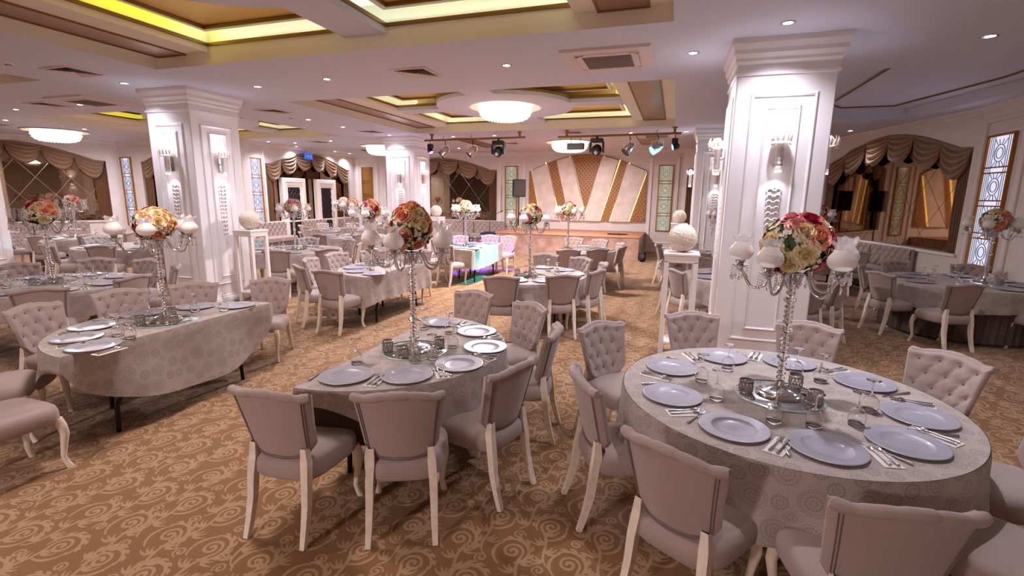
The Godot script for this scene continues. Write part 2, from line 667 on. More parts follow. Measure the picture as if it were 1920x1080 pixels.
func coffer(ceiling: Node3D, slab: CSGCombiner3D, x0: float, x1: float, z0: float, z1: float, side: float, bar_x: float, bar_z: float, disc: float, hole: float, led: Dictionary) -> void:
	var a := x0 + side
	var b := x1 - side
	csg_box(slab, Vector3(x0, 3.4, z0), Vector3(x1, 3.645, z1), M.cream)
	csg_box(slab, Vector3(a, 3.4, z0), Vector3(b, 3.75, z1), M.cream)
	csg_box(slab, Vector3(a - 0.16, 3.75, z0 - 0.16), Vector3(b + 0.16, 4.02, z1 + 0.16), M.cove)
	var drop := 3.87
	# cross of bars with a round plate in the middle
	var cross := CSGCombiner3D.new()
	cross.name = "cross_plate"
	ceiling.add_child(cross, true)
	csg_box(cross, Vector3(bar_x - 0.265, 3.645, z0 - 0.02), Vector3(bar_x + 0.265, 3.75, z1 + 0.02), M.plaster, false)
	csg_box(cross, Vector3(a - 0.02, 3.646, bar_z - 0.22), Vector3(b + 0.02, 3.751, bar_z + 0.22), M.plaster, false)
	csg_round(cross, Vector3(bar_x, 3.698, bar_z), disc, 0.104, M.plaster, false)
	csg_round(cross, Vector3(bar_x, 3.7, bar_z), hole, 0.4, M.cream)
	var disc_poly := circle(Vector2(bar_x, bar_z), disc)
	for q in 4:
		var qx0 := a if q % 2 == 0 else bar_x + 0.265
		var qx1 := bar_x - 0.265 if q % 2 == 0 else b
		var qz0 := z0 if q < 2 else bar_z + 0.22
		var qz1 := bar_z - 0.22 if q < 2 else z1
		var open := Geometry2D.clip_polygons(rect(qx0, qz0, qx1, qz1), disc_poly)
		var s := Shape.new()
		for p in open:
			band(s, p, 3.715, 3.755, 0.018)
		put("gold_trim", s, M.trim_gold, ceiling)
		# gold leaf field in a double frame on the top of the cove
		var i0 := qx0 + (0.19 if q % 2 == 0 else 0.10)
		var i1 := qx1 - (0.10 if q % 2 == 0 else 0.19)
		var k0 := qz0 + (0.19 if q < 2 else 0.10)
		var k1 := qz1 - (0.10 if q < 2 else 0.19)
		var f := Shape.new()
		f.xf = Transform3D(Basis(Vector3.RIGHT, Vector3.BACK, Vector3.DOWN), Vector3(0, drop, 0))
		f.frame(i0, k0, i1, k1, [Vector2(0, 0), Vector2(0, 0.05), Vector2(0.05, 0.05), Vector2(0.05, 0.0)])
		put("panel_frame", f, M.cream, ceiling)
		var f2 := Shape.new()
		f2.xf = f.xf
		f2.frame(i0 + 0.05, k0 + 0.05, i1 - 0.05, k1 - 0.05, [Vector2(0, 0), Vector2(0, 0.045), Vector2(0.018, 0.045), Vector2(0.018, 0.0)])
		f2.frame(i0 - 0.015, k0 - 0.015, i1 + 0.015, k1 + 0.015, [Vector2(0, 0), Vector2(0, 0.045), Vector2(0.015, 0.045), Vector2(0.015, 0.0)])
		put("panel_frame_gilding", f2, M.trim_gold, ceiling)
		var gp := Shape.new()
		gp.box(Vector3((i0 + i1) / 2, drop + 0.07, (k0 + k1) / 2), Vector3(i1 - i0 - 0.01, 0.15, k1 - k0 - 0.01))
		put("gold_panel", gp, M.gold_leaf, ceiling)
	# brown leaf strips on the side bands
	if side > 0.7:
		for sx: float in [x0 + 0.34, x1 - 0.46]:
			var bp := Shape.new()
			bp.box(Vector3(sx, 3.642, (z0 + z1) / 2), Vector3(0.45, 0.012, z1 - z0 - 0.1))
			put("brown_panel", bp, M.brown_leaf, ceiling)
			var bf := Shape.new()
			bf.xf = Transform3D(Basis(Vector3.RIGHT, Vector3.BACK, Vector3.DOWN), Vector3(sx, 3.645, (z0 + z1) / 2))
			var hz := (z1 - z0) / 2 - 0.03
			bf.frame(-0.245, -hz, 0.245, hz, [Vector2(0, 0), Vector2(0, 0.02), Vector2(0.022, 0.02), Vector2(0.022, 0.0)])
			put("panel_frame_gilding", bf, M.trim_gold, ceiling)
	# strip lights lying on the ledge behind the lip
	for key in led:
		var c: Color = led[key][0]
		var e: float = led[key][1]
		var along := (b - a) if key in ["near", "far"] else (z1 - z0)
		var p := Vector3((a + b) / 2, 3.765, z0 - 0.09)
		if key == "near":
			p.z = z1 + 0.09
		elif key == "left":
			p = Vector3(a - 0.09, 3.765, (z0 + z1) / 2)
		elif key == "right":
			p = Vector3(b + 0.09, 3.765, (z0 + z1) / 2)
		var s := Shape.new()
		var size := Vector3(along, 0.02, 0.05) if key in ["near", "far"] else Vector3(0.05, 0.02, along)
		s.box(p, size)
		put("led_strip_light", s, glow(c, 0.6), ceiling)
		area(ceiling, p + Vector3(0, 0.013, 0), Vector3(128 if key in ["far", "left"] else 52, 0 if key in ["near", "far"] else 90, 0), Vector2(along, 0.05), e * COVE, c)


func make_ceiling() -> void:
	var ceiling := structure("ceiling")
	var slab := CSGCombiner3D.new()
	slab.name = "slab"
	ceiling.add_child(slab)
	csg_box(slab, Vector3(-21.0, CEIL, -18.6), Vector3(5.8, 4.3, 7.6), M.plaster, false)
	var white := Color(0.92, 0.97, 0.93)
	var pale := Color(0.95, 0.96, 0.84)
	var yellow := Color(0.97, 0.93, 0.12)
	coffer(ceiling, slab, -6.72, -0.14, -5.1, -0.4, 0.93, -3.45, -2.8, 1.38, 0.72, {"far": [white, 5.5], "left": [yellow, 6.5], "right": [white, 5.0], "near": [pale, 4.0]})
	coffer(ceiling, slab, -6.72, -0.14, -12.05, -7.45, 0.93, -3.42, -9.8, 1.38, 0.72, {"far": [pale, 5.0], "left": [pale, 4.5], "right": [pale, 4.5], "near": [pale, 4.0]})
	coffer(ceiling, slab, -14.1, -9.1, -12.05, -7.45, 0.6, -11.5, -9.8, 1.25, 0.72, {"far": [pale, 3.5], "left": [yellow, 4.5], "right": [pale, 3.0], "near": [pale, 2.5]})
	coffer(ceiling, slab, -15.5, -9.1, -5.1, -0.4, 0.93, -12.3, -2.8, 1.38, 0.72, {"far": [pale, 3.0], "left": [pale, 3.0]})
	coffer(ceiling, slab, -6.72, -0.14, 1.95, 6.5, 0.93, -3.45, 4.2, 1.38, 0.72, {"far": [white, 5.0], "near": [white, 5.0]})
	# the unlit eight-sided recess over the side aisle
	var rec := CSGPolygon3D.new()
	rec.name = "cut"
	rec.polygon = PackedVector2Array([Vector2(2.1, -7.55), Vector2(4.78, -7.55), Vector2(4.72, -9.4), Vector2(4.16, -11.95), Vector2(2.75, -11.95), Vector2(2.1, -11.2)])
	rec.depth = 0.17
	rec.operation = CSGShape3D.OPERATION_SUBTRACTION
	rec.material = M.plaster
	slab.add_child(rec, true)
	rec.transform = Transform3D(Basis(Vector3.RIGHT, Vector3.BACK, Vector3.DOWN), Vector3(0, 3.5, 0))
	var line := Shape.new()
	band(line, PackedVector2Array([Vector2(2.58, -7.9), Vector2(4.45, -7.9), Vector2(4.36, -9.3), Vector2(3.8, -11.5), Vector2(2.9, -11.5), Vector2(2.58, -11.0)]), 3.645, 3.672, 0.03)
	put("recess_moulding", line, M.trim_gold, ceiling)
	# flat framed brown strips over the dance floor before the stage
	for q in [[-6.0, -14.6, 0.45, 2.6], [-0.9, -14.6, 0.45, 2.6], [-10.4, -16.2, 1.6, 0.4]]:
		var bp := Shape.new()
		bp.box(Vector3(q[0], 3.497, q[1]), Vector3(q[2], 0.012, q[3]))
		put("brown_panel", bp, M.brown_leaf, ceiling)
		var bf := Shape.new()
		bf.xf = Transform3D(Basis(Vector3.RIGHT, Vector3.BACK, Vector3.DOWN), Vector3(q[0], 3.5, q[1]))
		bf.frame(-q[2] / 2 - 0.02, -q[3] / 2 - 0.02, q[2] / 2 + 0.02, q[3] / 2 + 0.02, [Vector2(0, 0), Vector2(0, 0.02), Vector2(0.022, 0.02), Vector2(0.022, 0.0)])
		put("panel_frame_gilding", bf, M.trim_gold, ceiling)


func arch_outline(s0: float, s1: float) -> PackedVector2Array:
	var p := PackedVector2Array([Vector2(s0, RAIL), Vector2(s1, RAIL), Vector2(s1, 2.86)])
	var w := s1 - s0
	var sh := 0.06 * w
	for i in 25:
		var t := i / 24.0
		p.append(Vector2(s1 - sh - (w - 2 * sh) * t, 2.88 + 0.46 * sin(PI * t)))
	p.append(Vector2(s0, 2.86))
	return p


func wall_frame(a: Vector2, b: Vector2) -> Transform3D:
	var d := (b - a).normalized()
	return Transform3D(Basis(Vector3(d.x, 0, d.y), Vector3.UP, Vector3(-d.y, 0, d.x)), Vector3(a.x, 0, a.y))


func make_wall(called: String, a: Vector2, b: Vector2, arches: Array, where: String) -> void:
	var w := structure("wall_" + called)
	w.transform = wall_frame(a, b)
	var long := a.distance_to(b)
	var c := CSGCombiner3D.new()
	c.name = "wall_panel"
	w.add_child(c)
	csg_box(c, Vector3(-0.1, 0, -0.3), Vector3(long + 0.1, 3.52, 0), M.wall, false)
	for q in arches:
		var p := CSGPolygon3D.new()
		p.name = "cut"
		p.polygon = arch_outline(q[0], q[1])
		p.depth = 0.16
		p.operation = CSGShape3D.OPERATION_SUBTRACTION
		p.material = M.wall
		c.add_child(p, true)
		p.position.z = 0.01
	var mould := Shape.new()
	mould.flat()
	var pr := [Vector2(0.0, 3.22), Vector2(0.03, 3.22), Vector2(0.035, 3.27), Vector2(0.06, 3.30), Vector2(0.06, 3.36), Vector2(0.12, 3.42), Vector2(0.13, 3.5)]
	var skip := false
	if not arches.is_empty():
		skip = true
	if not skip:
		for i in pr.size() - 1:
			mould.quad(Vector3(0, pr[i].y, pr[i].x), Vector3(long, pr[i].y, pr[i].x), Vector3(long, pr[i + 1].y, pr[i + 1].x), Vector3(0, pr[i + 1].y, pr[i + 1].x))
	else:
		var p2 := [Vector2(0.0, 3.38), Vector2(0.03, 3.38), Vector2(0.04, 3.42), Vector2(0.10, 3.46), Vector2(0.11, 3.5)]
		for i in p2.size() - 1:
			mould.quad(Vector3(0, p2[i].y, p2[i].x), Vector3(long, p2[i].y, p2[i].x), Vector3(long, p2[i + 1].y, p2[i + 1].x), Vector3(0, p2[i + 1].y, p2[i + 1].x))
	put("cornice", mould, M.wall, w)
	var base := Shape.new()
	base.box(Vector3(long / 2, 0.06, 0.012), Vector3(long, 0.12, 0.024))
	put("baseboard", base, M.white_paint, w)
	for q in arches:
		var rail := Shape.new()
		rail.box(Vector3((q[0] + q[1]) / 2, RAIL - 0.02, 0.015), Vector3(q[1] - q[0] + 0.1, 0.05, 0.09))
		put("mirror_ledge", rail, M.white_paint, w)
		mirror(w, q[0], q[1], where)
		curtain(w, q[0], q[1], where)
	# plain raised panels between the openings
	var edge := 0.0
	for q in arches + [[long, long]]:
		if q[0] - edge > 0.95:
			var f := Shape.new()
			f.frame(edge + 0.15, 0.3, q[0] - 0.15, 3.05, [Vector2(0, 0), Vector2(0.01, 0.02), Vector2(0.04, 0.025), Vector2(0.06, 0.0)])
			put("panel_moulding", f, M.white_paint, w)
		edge = q[1]


# bronze mirror of bevelled diamond tiles, set back in its arched opening
func mirror(w: Node3D, s0: float, s1: float, where: String) -> void:
	var t := thing("wall_mirror", "bronze tiled mirror in the arch " + where, "mirror")
	t.transform = w.transform
	var open := arch_outline(s0, s1)
	var back := Shape.new()
	back.prism(open, -0.15, -0.14)
	put("backing_board", back, M.mirror_joint, t)
	var dw := 0.82
	var dh := 1.06
	for i in range(-1, int((s1 - s0) / dw * 2) + 2):
		for j in range(-1, 5):
			var c := Vector2(s0 + i * dw / 2, RAIL + 0.3 + j * dh + (dh / 2 if posmod(i, 2) else 0.0))
			var k := 0.985
			var d := PackedVector2Array([c + Vector2(0, -dh / 2) * k, c + Vector2(dw / 2, 0) * k, c + Vector2(0, dh / 2) * k, c + Vector2(-dw / 2, 0) * k])
			for p in Geometry2D.intersect_polygons(d, open):
				if p.size() < 3:
					continue
				var s := Shape.new()
				s.prism(p, -0.14, -0.13, false)
				put("mirror_tile", s, M.mirror, t)


func arch_top(s0: float, s1: float, s: float) -> float:
	var w := s1 - s0
	var t := clampf((s - s0 - 0.06 * w) / (0.88 * w), 0.0, 1.0)
	return 2.88 + 0.46 * sin(PI * t)


func curtain(w: Node3D, s0: float, s1: float, where: String) -> void:
	var t := thing("swag_curtain", "taupe swag curtain in the arch " + where, "curtain")
	t.transform = w.transform
	var n := 6
	var cw := (s1 - s0) / n
	for k in n:
		var sh := Shape.new()
		var c0 := s0 + (k - 0.06) * cw
		var c1 := s0 + (k + 1.06) * cw
		if k == 0:
			c0 = s0 + 0.01
		if k == n - 1:
			c1 = s1 - 0.01
		var p := []
		for i in 19:
			var u := i / 18.0
			var col := []
			for j in 49:
				var v := 1.0 - j / 48.0
				var x := lerpf(c0, c1, 0.5 + (u - 0.5) * (1.0 - 0.12 * v))
				var sag := sin(PI * u)
				var fold := absf(sin(pow(v, 0.85) * 5.0 * PI))
				var y := arch_top(s0, s1, x) - 0.005 - v * (0.10 + 0.52 * pow(sag, 0.5))
				col.append(Vector3(x, y, -0.075 + (0.012 if k % 2 else 0.0) + sag * 0.05 + fold * 0.095 * (0.2 + sag) + (1.0 - sag) * 0.02))
			p.append(col)
		sh.grid(p)
		put("swag", sh, M.swag, t)
	for k in n - 1:
		var tail := Shape.new()
		var x := s0 + (k + 1) * cw
		var y := arch_top(s0, s1, x)
		tail.prism(PackedVector2Array([Vector2(x - 0.2, y - 0.15), Vector2(x - 0.2, y - 0.40), Vector2(x, y - 0.56), Vector2(x + 0.2, y - 0.40), Vector2(x + 0.2, y - 0.15)]), -0.115, -0.10)
		put("swag_lining", tail, M.drape, t)
	for e in 2:
		var d := Shape.new()
		var p := []
		for i in 25:
			var u := i / 24.0
			var col := []
			for j in 17:
				var v := j / 16.0
				var wid := 0.26 + 0.07 * sin(v * PI * 0.9)
				var x := (s0 + 0.012 + u * wid) if e == 0 else (s1 - 0.012 - wid + u * wid)
				col.append(Vector3(x, lerpf(RAIL + 0.005, 2.86, v), -0.075 + 0.025 * sin(u * 5 * TAU)))
			p.append(col)
		d.grid(p)
		put("side_drape", d, M.drape, t)


func lattice(w: Transform3D, s0: float, s1: float, lit: StandardMaterial3D, line: Material, label: String) -> void:
	var t := thing("lattice_window", label, "window panel")
	t.transform = w
	var y0 := 0.74
	var y1 := 3.0
	var wd := s1 - s0
	var f := Shape.new()
	f.frame(s0, y0, s1, y1, [Vector2(0, 0), Vector2(0, 0.05), Vector2(0.035, 0.05), Vector2(0.035, 0.012)])
	var m := (s0 + s1) / 2
	var seg := (y1 - y0 - 0.07) / 4
	var a := s0 + 0.035
	var b := s1 - 0.035
	for k in 3:
		for o: float in [-0.045, 0.045]:
			f.box(Vector3(m, y0 + 0.035 + seg * (k + 1) + o, 0.03), Vector3(b - a, 0.022, 0.03))
	put("frame", f, M.lattice_gold, t)
	for k in 4:
		var p := Shape.new()
		p.box(Vector3(m, y0 + 0.035 + seg * (k + 0.5), 0.012), Vector3(b - a, seg, 0.012))
		put("glass_pane", p, lit, t)
	var l := Shape.new()
	for q: float in [0.07, 0.15, 0.23, 0.77, 0.85, 0.93]:
		l.tube([Vector3(lerpf(a, b, q), y0 + 0.03, 0.022), Vector3(lerpf(a, b, q), y1 - 0.03, 0.022)], 0.0055, 5)
	for k in 4:
		var cy := y0 + 0.035 + seg * (k + 0.5)
		for r: float in [0.12 * wd, 0.19 * wd]:
			var ring := []
			for i in 25:
				ring.append(Vector3(m + cos(TAU * i / 24) * r, cy + sin(TAU * i / 24) * r, 0.022))
			l.tube(ring, 0.0065, 5, false)
		for sy: float in [-1, 1]:
			for dx: float in [-0.22, -0.08, 0.08, 0.22]:
				l.tube([Vector3(m + dx * 0.5 * wd, cy + sy * 0.185 * wd, 0.022), Vector3(m + dx * wd, cy + sy * (seg / 2 - 0.05), 0.022)], 0.0055, 5)
	put("leading", l, line, t)
	if lit.emission_enabled and lit.emission_energy_multiplier > 0.5:
		area(t, Vector3(m, (y0 + y1) / 2, 0.06), Vector3(0, 180, 0), Vector2(wd - 0.08, y1 - y0 - 0.1), 0.45, lit.emission)


func make_shell() -> void:
	var f := structure("floor")
	var s := Shape.new()
	s.box(Vector3(-7.6, -0.1, -5.6), Vector3(26.6, 0.2, 26.2))
	put("carpet", s, M.carpet, f)
	make_ceiling()
	var p := [Vector2(-20.3, 7.2), Vector2(-20.3, -6.7), Vector2(-17.75, -11.8), Vector2(-13.0, -12.2), Vector2(-13.0, -18.0), Vector2(0.15, -18.0), Vector2(3.85, -16.0), Vector2(5.02, -11.0), Vector2(5.15, 7.2)]
	make_wall("far_left", p[0], p[1], [], "")
	make_wall("left_mirror", p[1], p[2], [[0.75, 5.35]], "of the side bay behind the clear-shade table")
	make_wall("left_return", p[2], p[3], [[0.9, 4.2]], "beside the pillar with two lit sconces")
	make_wall("left", p[3], p[4], [[1.0, 5.45]], "around the two padded doors")
	make_wall("back", p[4], p[5], [[1.5, 6.4]], "next to the stage speaker")
	make_wall("right_return", p[5], p[6], [[0.15, 3.9]], "between the stage and the side aisle")
	make_wall("right_mirror", p[6], p[7], [[0.1, 4.95]], "over the side aisle that reflects the stage")
	make_wall("right", p[7], p[8], [], "")
	make_wall("near", p[8], p[0], [], "")
	var cool := glow(Color(0.90, 0.90, 1.0), 0.62)
	cool.albedo_color = Color(0.5, 0.5, 0.55)
	var dim := mat(Color(0.80, 0.88, 0.82), 0.2)
	dim.emission_enabled = true
	dim.emission = Color(0.70, 0.80, 0.72)
	dim.emission_energy_multiplier = 0.22
	var off := mat(Color(0.62, 0.46, 0.28), 0.3)
	lattice(wall_frame(p[7], p[8]), 0.2, 0.93, cool, M.lead, "tall backlit white lattice window in a gold frame beside the wide mirror")
	lattice(wall_frame(p[2], p[3]), 0.08, 0.52, cool, M.lead, "narrow backlit white lattice window at the inner corner of the side bay")
	lattice(wall_frame(p[3], p[4]), 0.28, 0.8, cool, M.lead, "backlit white lattice window between the sconce pillar and padded doors")
	lattice(wall_frame(p[4], p[5]), 0.36, 0.88, off, M.lattice_gold, "unlit gold lattice window in the corner past the padded doors")
	lattice(wall_frame(p[4], p[5]), 6.75, 7.24, dim, M.lattice_gold, "pale green lattice window behind the stage speaker")
	lattice(wall_frame(p[4], p[5]), 12.35, 12.84, dim, M.lattice_gold, "pale green lattice window past the end of the stage without speaker")
	# double pilaster strips beside the windows
	for q in [[4, 6.55, 0.08], [4, 7.5, 0.1], [4, 12.1, 0.1], [4, 12.98, 0.1], [3, 0.12, 0.1], [3, 0.92, 0.06], [7, 0.06, 0.08], [7, 1.15, 0.12], [4, 1.1, 0.1], [4, 0.15, 0.1]]:
		var tr := structure("trim_%d" % (1 + used.get("trim_n", 0)))
		used["trim_n"] = used.get("trim_n", 0) + 1
		tr.transform = wall_frame(p[q[0]], p[q[0] + 1])
		var b := Shape.new()
		b.rbox(Vector3(q[1], 1.69, 0.02), Vector3(q[2], 3.14, 0.05), 0.012)
		put("pilaster_strip", b, M.white_paint, tr)


# ---------------------------------------------------------------- pillars
func ornament(s: Shape) -> void:
	# carved garland: a crest, a chain of leaf scrolls and a hanging bellflower drop
	var y := 1.98
	for k in 13:
		var w := 0.055 - 0.0022 * k
		for sx: float in [-1.0, 1.0]:
			var c := []
			for i in 9:
				var a := -0.6 + 3.6 * i / 8.0
				c.append(Vector3(sx * (0.012 + w * 0.5 + cos(a) * w * 0.5), y + sin(a) * 0.026, 0.008))
			s.tube(c, [0.006, 0.008, 0.009, 0.010, 0.010, 0.010, 0.009, 0.008, 0.010], 6)
		s.ball(Vector3(0, y + 0.01, 0.008), 0.013, 6)
		y -= 0.062 if k < 7 else 0.07
	s.tube([Vector3(0, y + 0.05, 0.006), Vector3(0, y - 0.12, 0.006)], [0.014, 0.004], 6)
	for k in 4:
		s.ball(Vector3(0, 2.02 + k * 0.022, 0.006), 0.016 - k * 0.003, 6)


func make_pillar(c: Vector2, faces: Array, label: String, lit: Array, near_what: String) -> void:
	var t := thing("pillar", label, "pillar", Vector3(c.x, 0, c.y))
	var s := Shape.new()
	s.rbox(Vector3(0, 1.75, 0), Vector3(0.92, 3.5, 0.92), 0.012)
	put("shaft", s, M.pillar, t)
	var cor := Shape.new()
	var pr := [Vector2(0.46, 3.15), Vector2(0.478, 3.15), Vector2(0.478, 3.175), Vector2(0.463, 3.185), Vector2(0.463, 3.255), Vector2(0.485, 3.285), Vector2(0.485, 3.315), Vector2(0.51, 3.355), Vector2(0.51, 3.395), Vector2(0.535, 3.45), Vector2(0.535, 3.499)]
	cor.flat()
	for i in pr.size() - 1:
		var a: float = pr[i].x
		var b: float = pr[i + 1].x
		var lo := [Vector3(-a, pr[i].y, a), Vector3(a, pr[i].y, a), Vector3(a, pr[i].y, -a), Vector3(-a, pr[i].y, -a)]
		var hi := [Vector3(-b, pr[i + 1].y, b), Vector3(b, pr[i + 1].y, b), Vector3(b, pr[i + 1].y, -b), Vector3(-b, pr[i + 1].y, -b)]
		for k in 4:
			cor.quad(lo[k], lo[(k + 1) % 4], hi[(k + 1) % 4], hi[k])
	put("cornice", cor, M.pillar, t)
	var base := Shape.new()
	base.rbox(Vector3(0, 0.06, 0), Vector3(0.98, 0.12, 0.98), 0.01)
	base.rbox(Vector3(0, 0.135, 0), Vector3(0.95, 0.03, 0.95), 0.008)
	put("plinth", base, M.pillar, t)
	for yaw: float in [0.0, 90.0, -90.0, 180.0]:
		var b := Basis(Vector3.UP, deg_to_rad(yaw))
		var xf := Transform3D(b, b * Vector3(0, 0, 0.46))
		var f := Shape.new()
		f.xf = xf
		f.frame(-0.31, 0.33, 0.31, 2.97, [Vector2(0, 0), Vector2(0.004, 0.012), Vector2(0.018, 0.022), Vector2(0.03, 0.016), Vector2(0.036, 0.0)])
		put("outer_moulding", f, M.pillar, t)
		var f2 := Shape.new()
		f2.xf = xf
		f2.frame(-0.17, 0.46, 0.17, 2.85, [Vector2(0, 0), Vector2(0.004, 0.012), Vector2(0.016, 0.024), Vector2(0.026, 0.016), Vector2(0.03, 0.0)])
		put("inner_moulding", f2, M.pillar, t)
		if yaw in faces:
			var o := Shape.new()
			o.xf = xf
			ornament(o)
			put("carved_garland", o, M.pillar, t)
			if yaw in lit:
				var side: String = {0.0: "entrance face", 90.0: "side aisle face", -90.0: "flower stand face"}[yaw]
				if c.x < -5:
					side = {0.0: "entrance face", 90.0: "flower stand face", -90.0: "face away from the aisle"}[yaw]
				sconce(Vector3(c.x, 0, c.y) + b * Vector3(0, 0, 0.462), yaw, "crystal sconce on the %s of the %s" % [side, near_what])


func sconce(at: Vector3, yaw: float, label: String) -> void:
	var t := thing("wall_sconce", label, "sconce", at, yaw, "crystal sconces on the pillars")
	var p := Shape.new()
	p.rbox(Vector3(0, 2.34, 0.008), Vector3(0.07, 0.24, 0.016), 0.005)
	p.tube([Vector3(0, 2.36, 0.01), Vector3(0, 2.34, 0.05), Vector3(0, 2.38, 0.085)], 0.009, 8)
	put("bracket", p, M.silver, t)
	var tube := Shape.new()
	for k in 6:
		tube.lathe([Vector2(0, 2.19 + k * 0.045), Vector2(0.034, 2.19 + k * 0.045), Vector2(0.040, 2.2125 + k * 0.045), Vector2(0.034, 2.235 + k * 0.045), Vector2(0, 2.235 + k * 0.045)], 12, Vector3(0, 0, 0.095))
	put("crystal_tube", tube, M.frosted, t)
	var cup := Shape.new()
	cup.lathe([Vector2(0.02, 2.46), Vector2(0.06, 2.475), Vector2(0.088, 2.51), Vector2(0.094, 2.545)], 20, Vector3(0, 0, 0.10))
	for k in 7:
		var a := PI * k / 6.0
		var d := Vector3(cos(a), 0, sin(a)) * 0.085 + Vector3(0, 0, 0.10)
		cup.tube([d + Vector3(0, 2.48, 0), d * 1.08 + Vector3(0, 2.53, 0), d + Vector3(0, 2.58, 0)], [0.012, 0.009, 0.003], 6)
		cup.ball(d + Vector3(0, 2.452, 0), 0.011, 6)
	put("glass_cup", cup, M.frosted, t)
	var bulb := Shape.new()
	bulb.ball(Vector3(0, 2.545, 0.10), 0.042, 12)
	put("bulb_light", bulb, glow(Color(1, 0.98, 1.0), 6.0), t)
	var low := Shape.new()
	low.lathe([Vector2(0, 2.172), Vector2(0.032, 2.172), Vector2(0.034, 2.19)], 14, Vector3(0, 0, 0.095))
	put("lower_lamp_light", low, glow(Color(1, 0.98, 1.0), 6.0), t)
	var col := Color(0.93, 0.93, 1.0)
	spot(t, Vector3(0, 2.56, 0.10), Vector3(0, 1, -0.05), SCONCE * 0.6, 52, col, 0.03, 1.0)
	spot(t, Vector3(0, 2.165, 0.095), Vector3(0, -1, -0.06), SCONCE * 0.85, 58, col, 0.025, 1.0)


func make_pedestal(at: Vector3, label: String, ball_label: String) -> void:
	if not protos.has("stand"):
		var m := model("flower_stand", "stand")
		protos.stand = m
		for sx: float in [-1, 1]:
			for sz: float in [-1, 1]:
				var p := Shape.new()
				p.rbox(Vector3(sx * 0.16, 0.59, sz * 0.16), Vector3(0.055, 1.18, 0.055), 0.004)
				put("post", p, M.white_paint, m)
		var topb := Shape.new()
		topb.rbox(Vector3(0, 1.255, 0), Vector3(0.40, 0.03, 0.40), 0.005)
		for k in 4:
			var b := Basis(Vector3.UP, k * PI / 2)
			topb.xf = Transform3D(b, Vector3.ZERO)
			topb.rbox(Vector3(0, 1.20, 0.165), Vector3(0.374, 0.08, 0.045), 0.004)
		put("top_slab", topb, M.white_paint, m)
		var low := Shape.new()
		low.rbox(Vector3(0, 0.19, 0), Vector3(0.36, 0.03, 0.36), 0.004)
		put("shelf", low, M.white_paint, m)
		var fb := model("flower_ball", "flower ball")
		protos.flower_ball = fb
		var core := Shape.new()
		core.ball(Vector3(0, 0.165, 0), 0.138, 20)
		put("foam_core", core, M.blossom_cream, fb)
		var one := Shape.new()
		for k in 6:
			var a := TAU * k / 6
			var d := Vector3(cos(a), 0, sin(a))
			var n := Vector3(-sin(a), 0, cos(a))
			one.smooth()
			var q := [Vector3(0, 0.004, 0), d * 0.012 + n * 0.008 + Vector3(0, 0.005, 0), d * 0.021 + Vector3(0, 0.012, 0), d * 0.012 - n * 0.008 + Vector3(0, 0.005, 0)]
			one.quad(q[0], q[3], q[2], q[1])
		one.ball(Vector3(0, 0.006, 0), 0.005, 5)
		var mm := MultiMesh.new()
		mm.transform_format = MultiMesh.TRANSFORM_3D
		mm.mesh = one.done()
		mm.instance_count = 480
		for i in 480:
			var y := 1.0 - 2.0 * (i + 0.5) / 480
			var r := sqrt(1 - y * y)
			var a := i * 2.39996
			var d := Vector3(cos(a) * r, y, sin(a) * r)
			var side := d.cross(Vector3(0.3, 0.9, 0.2)).normalized()
			var bs := Basis(side, d, side.cross(d)).rotated(d, rng.randf() * TAU).scaled(Vector3.ONE * rng.randf_range(0.85, 1.2))
			mm.set_instance_transform(i, Transform3D(bs, Vector3(0, 0.165, 0) + d * rng.randf_range(0.148, 0.156)))
		var mi := MultiMeshInstance3D.new()
		mi.name = "blossoms"
		mi.multimesh = mm
		mi.material_override = M.blossom
		mi.set_meta("kind", "stuff")
		fb.add_child(mi)
	copy(protos.stand, label, at, 0.0, "white flower stands beside the pillars")
	copy(protos.flower_ball, ball_label, at + Vector3(0, 1.27, 0), 0.0, "white flower balls on stands")


# ---------------------------------------------------------------- chair
func back_point(u: float, v: float, off: float) -> Vector3:
	var au := absf(u)
	var yb := 0.450 + 0.105 * pow(au, 4.0)
	var yt := 0.890 - 0.024 * smoothstep(0.1, 0.82, au) + 0.006 * smoothstep(0.82, 1.0, au)
	var y := lerpf(yb, yt, v)
	var hw := 0.195 + 0.052 * pow(clampf((y - 0.45) / 0.43, 0, 1), 1.3)
	return Vector3(u * hw, y, 0.195 + (y - 0.45) * 0.23 - 0.055 * u * u + off)


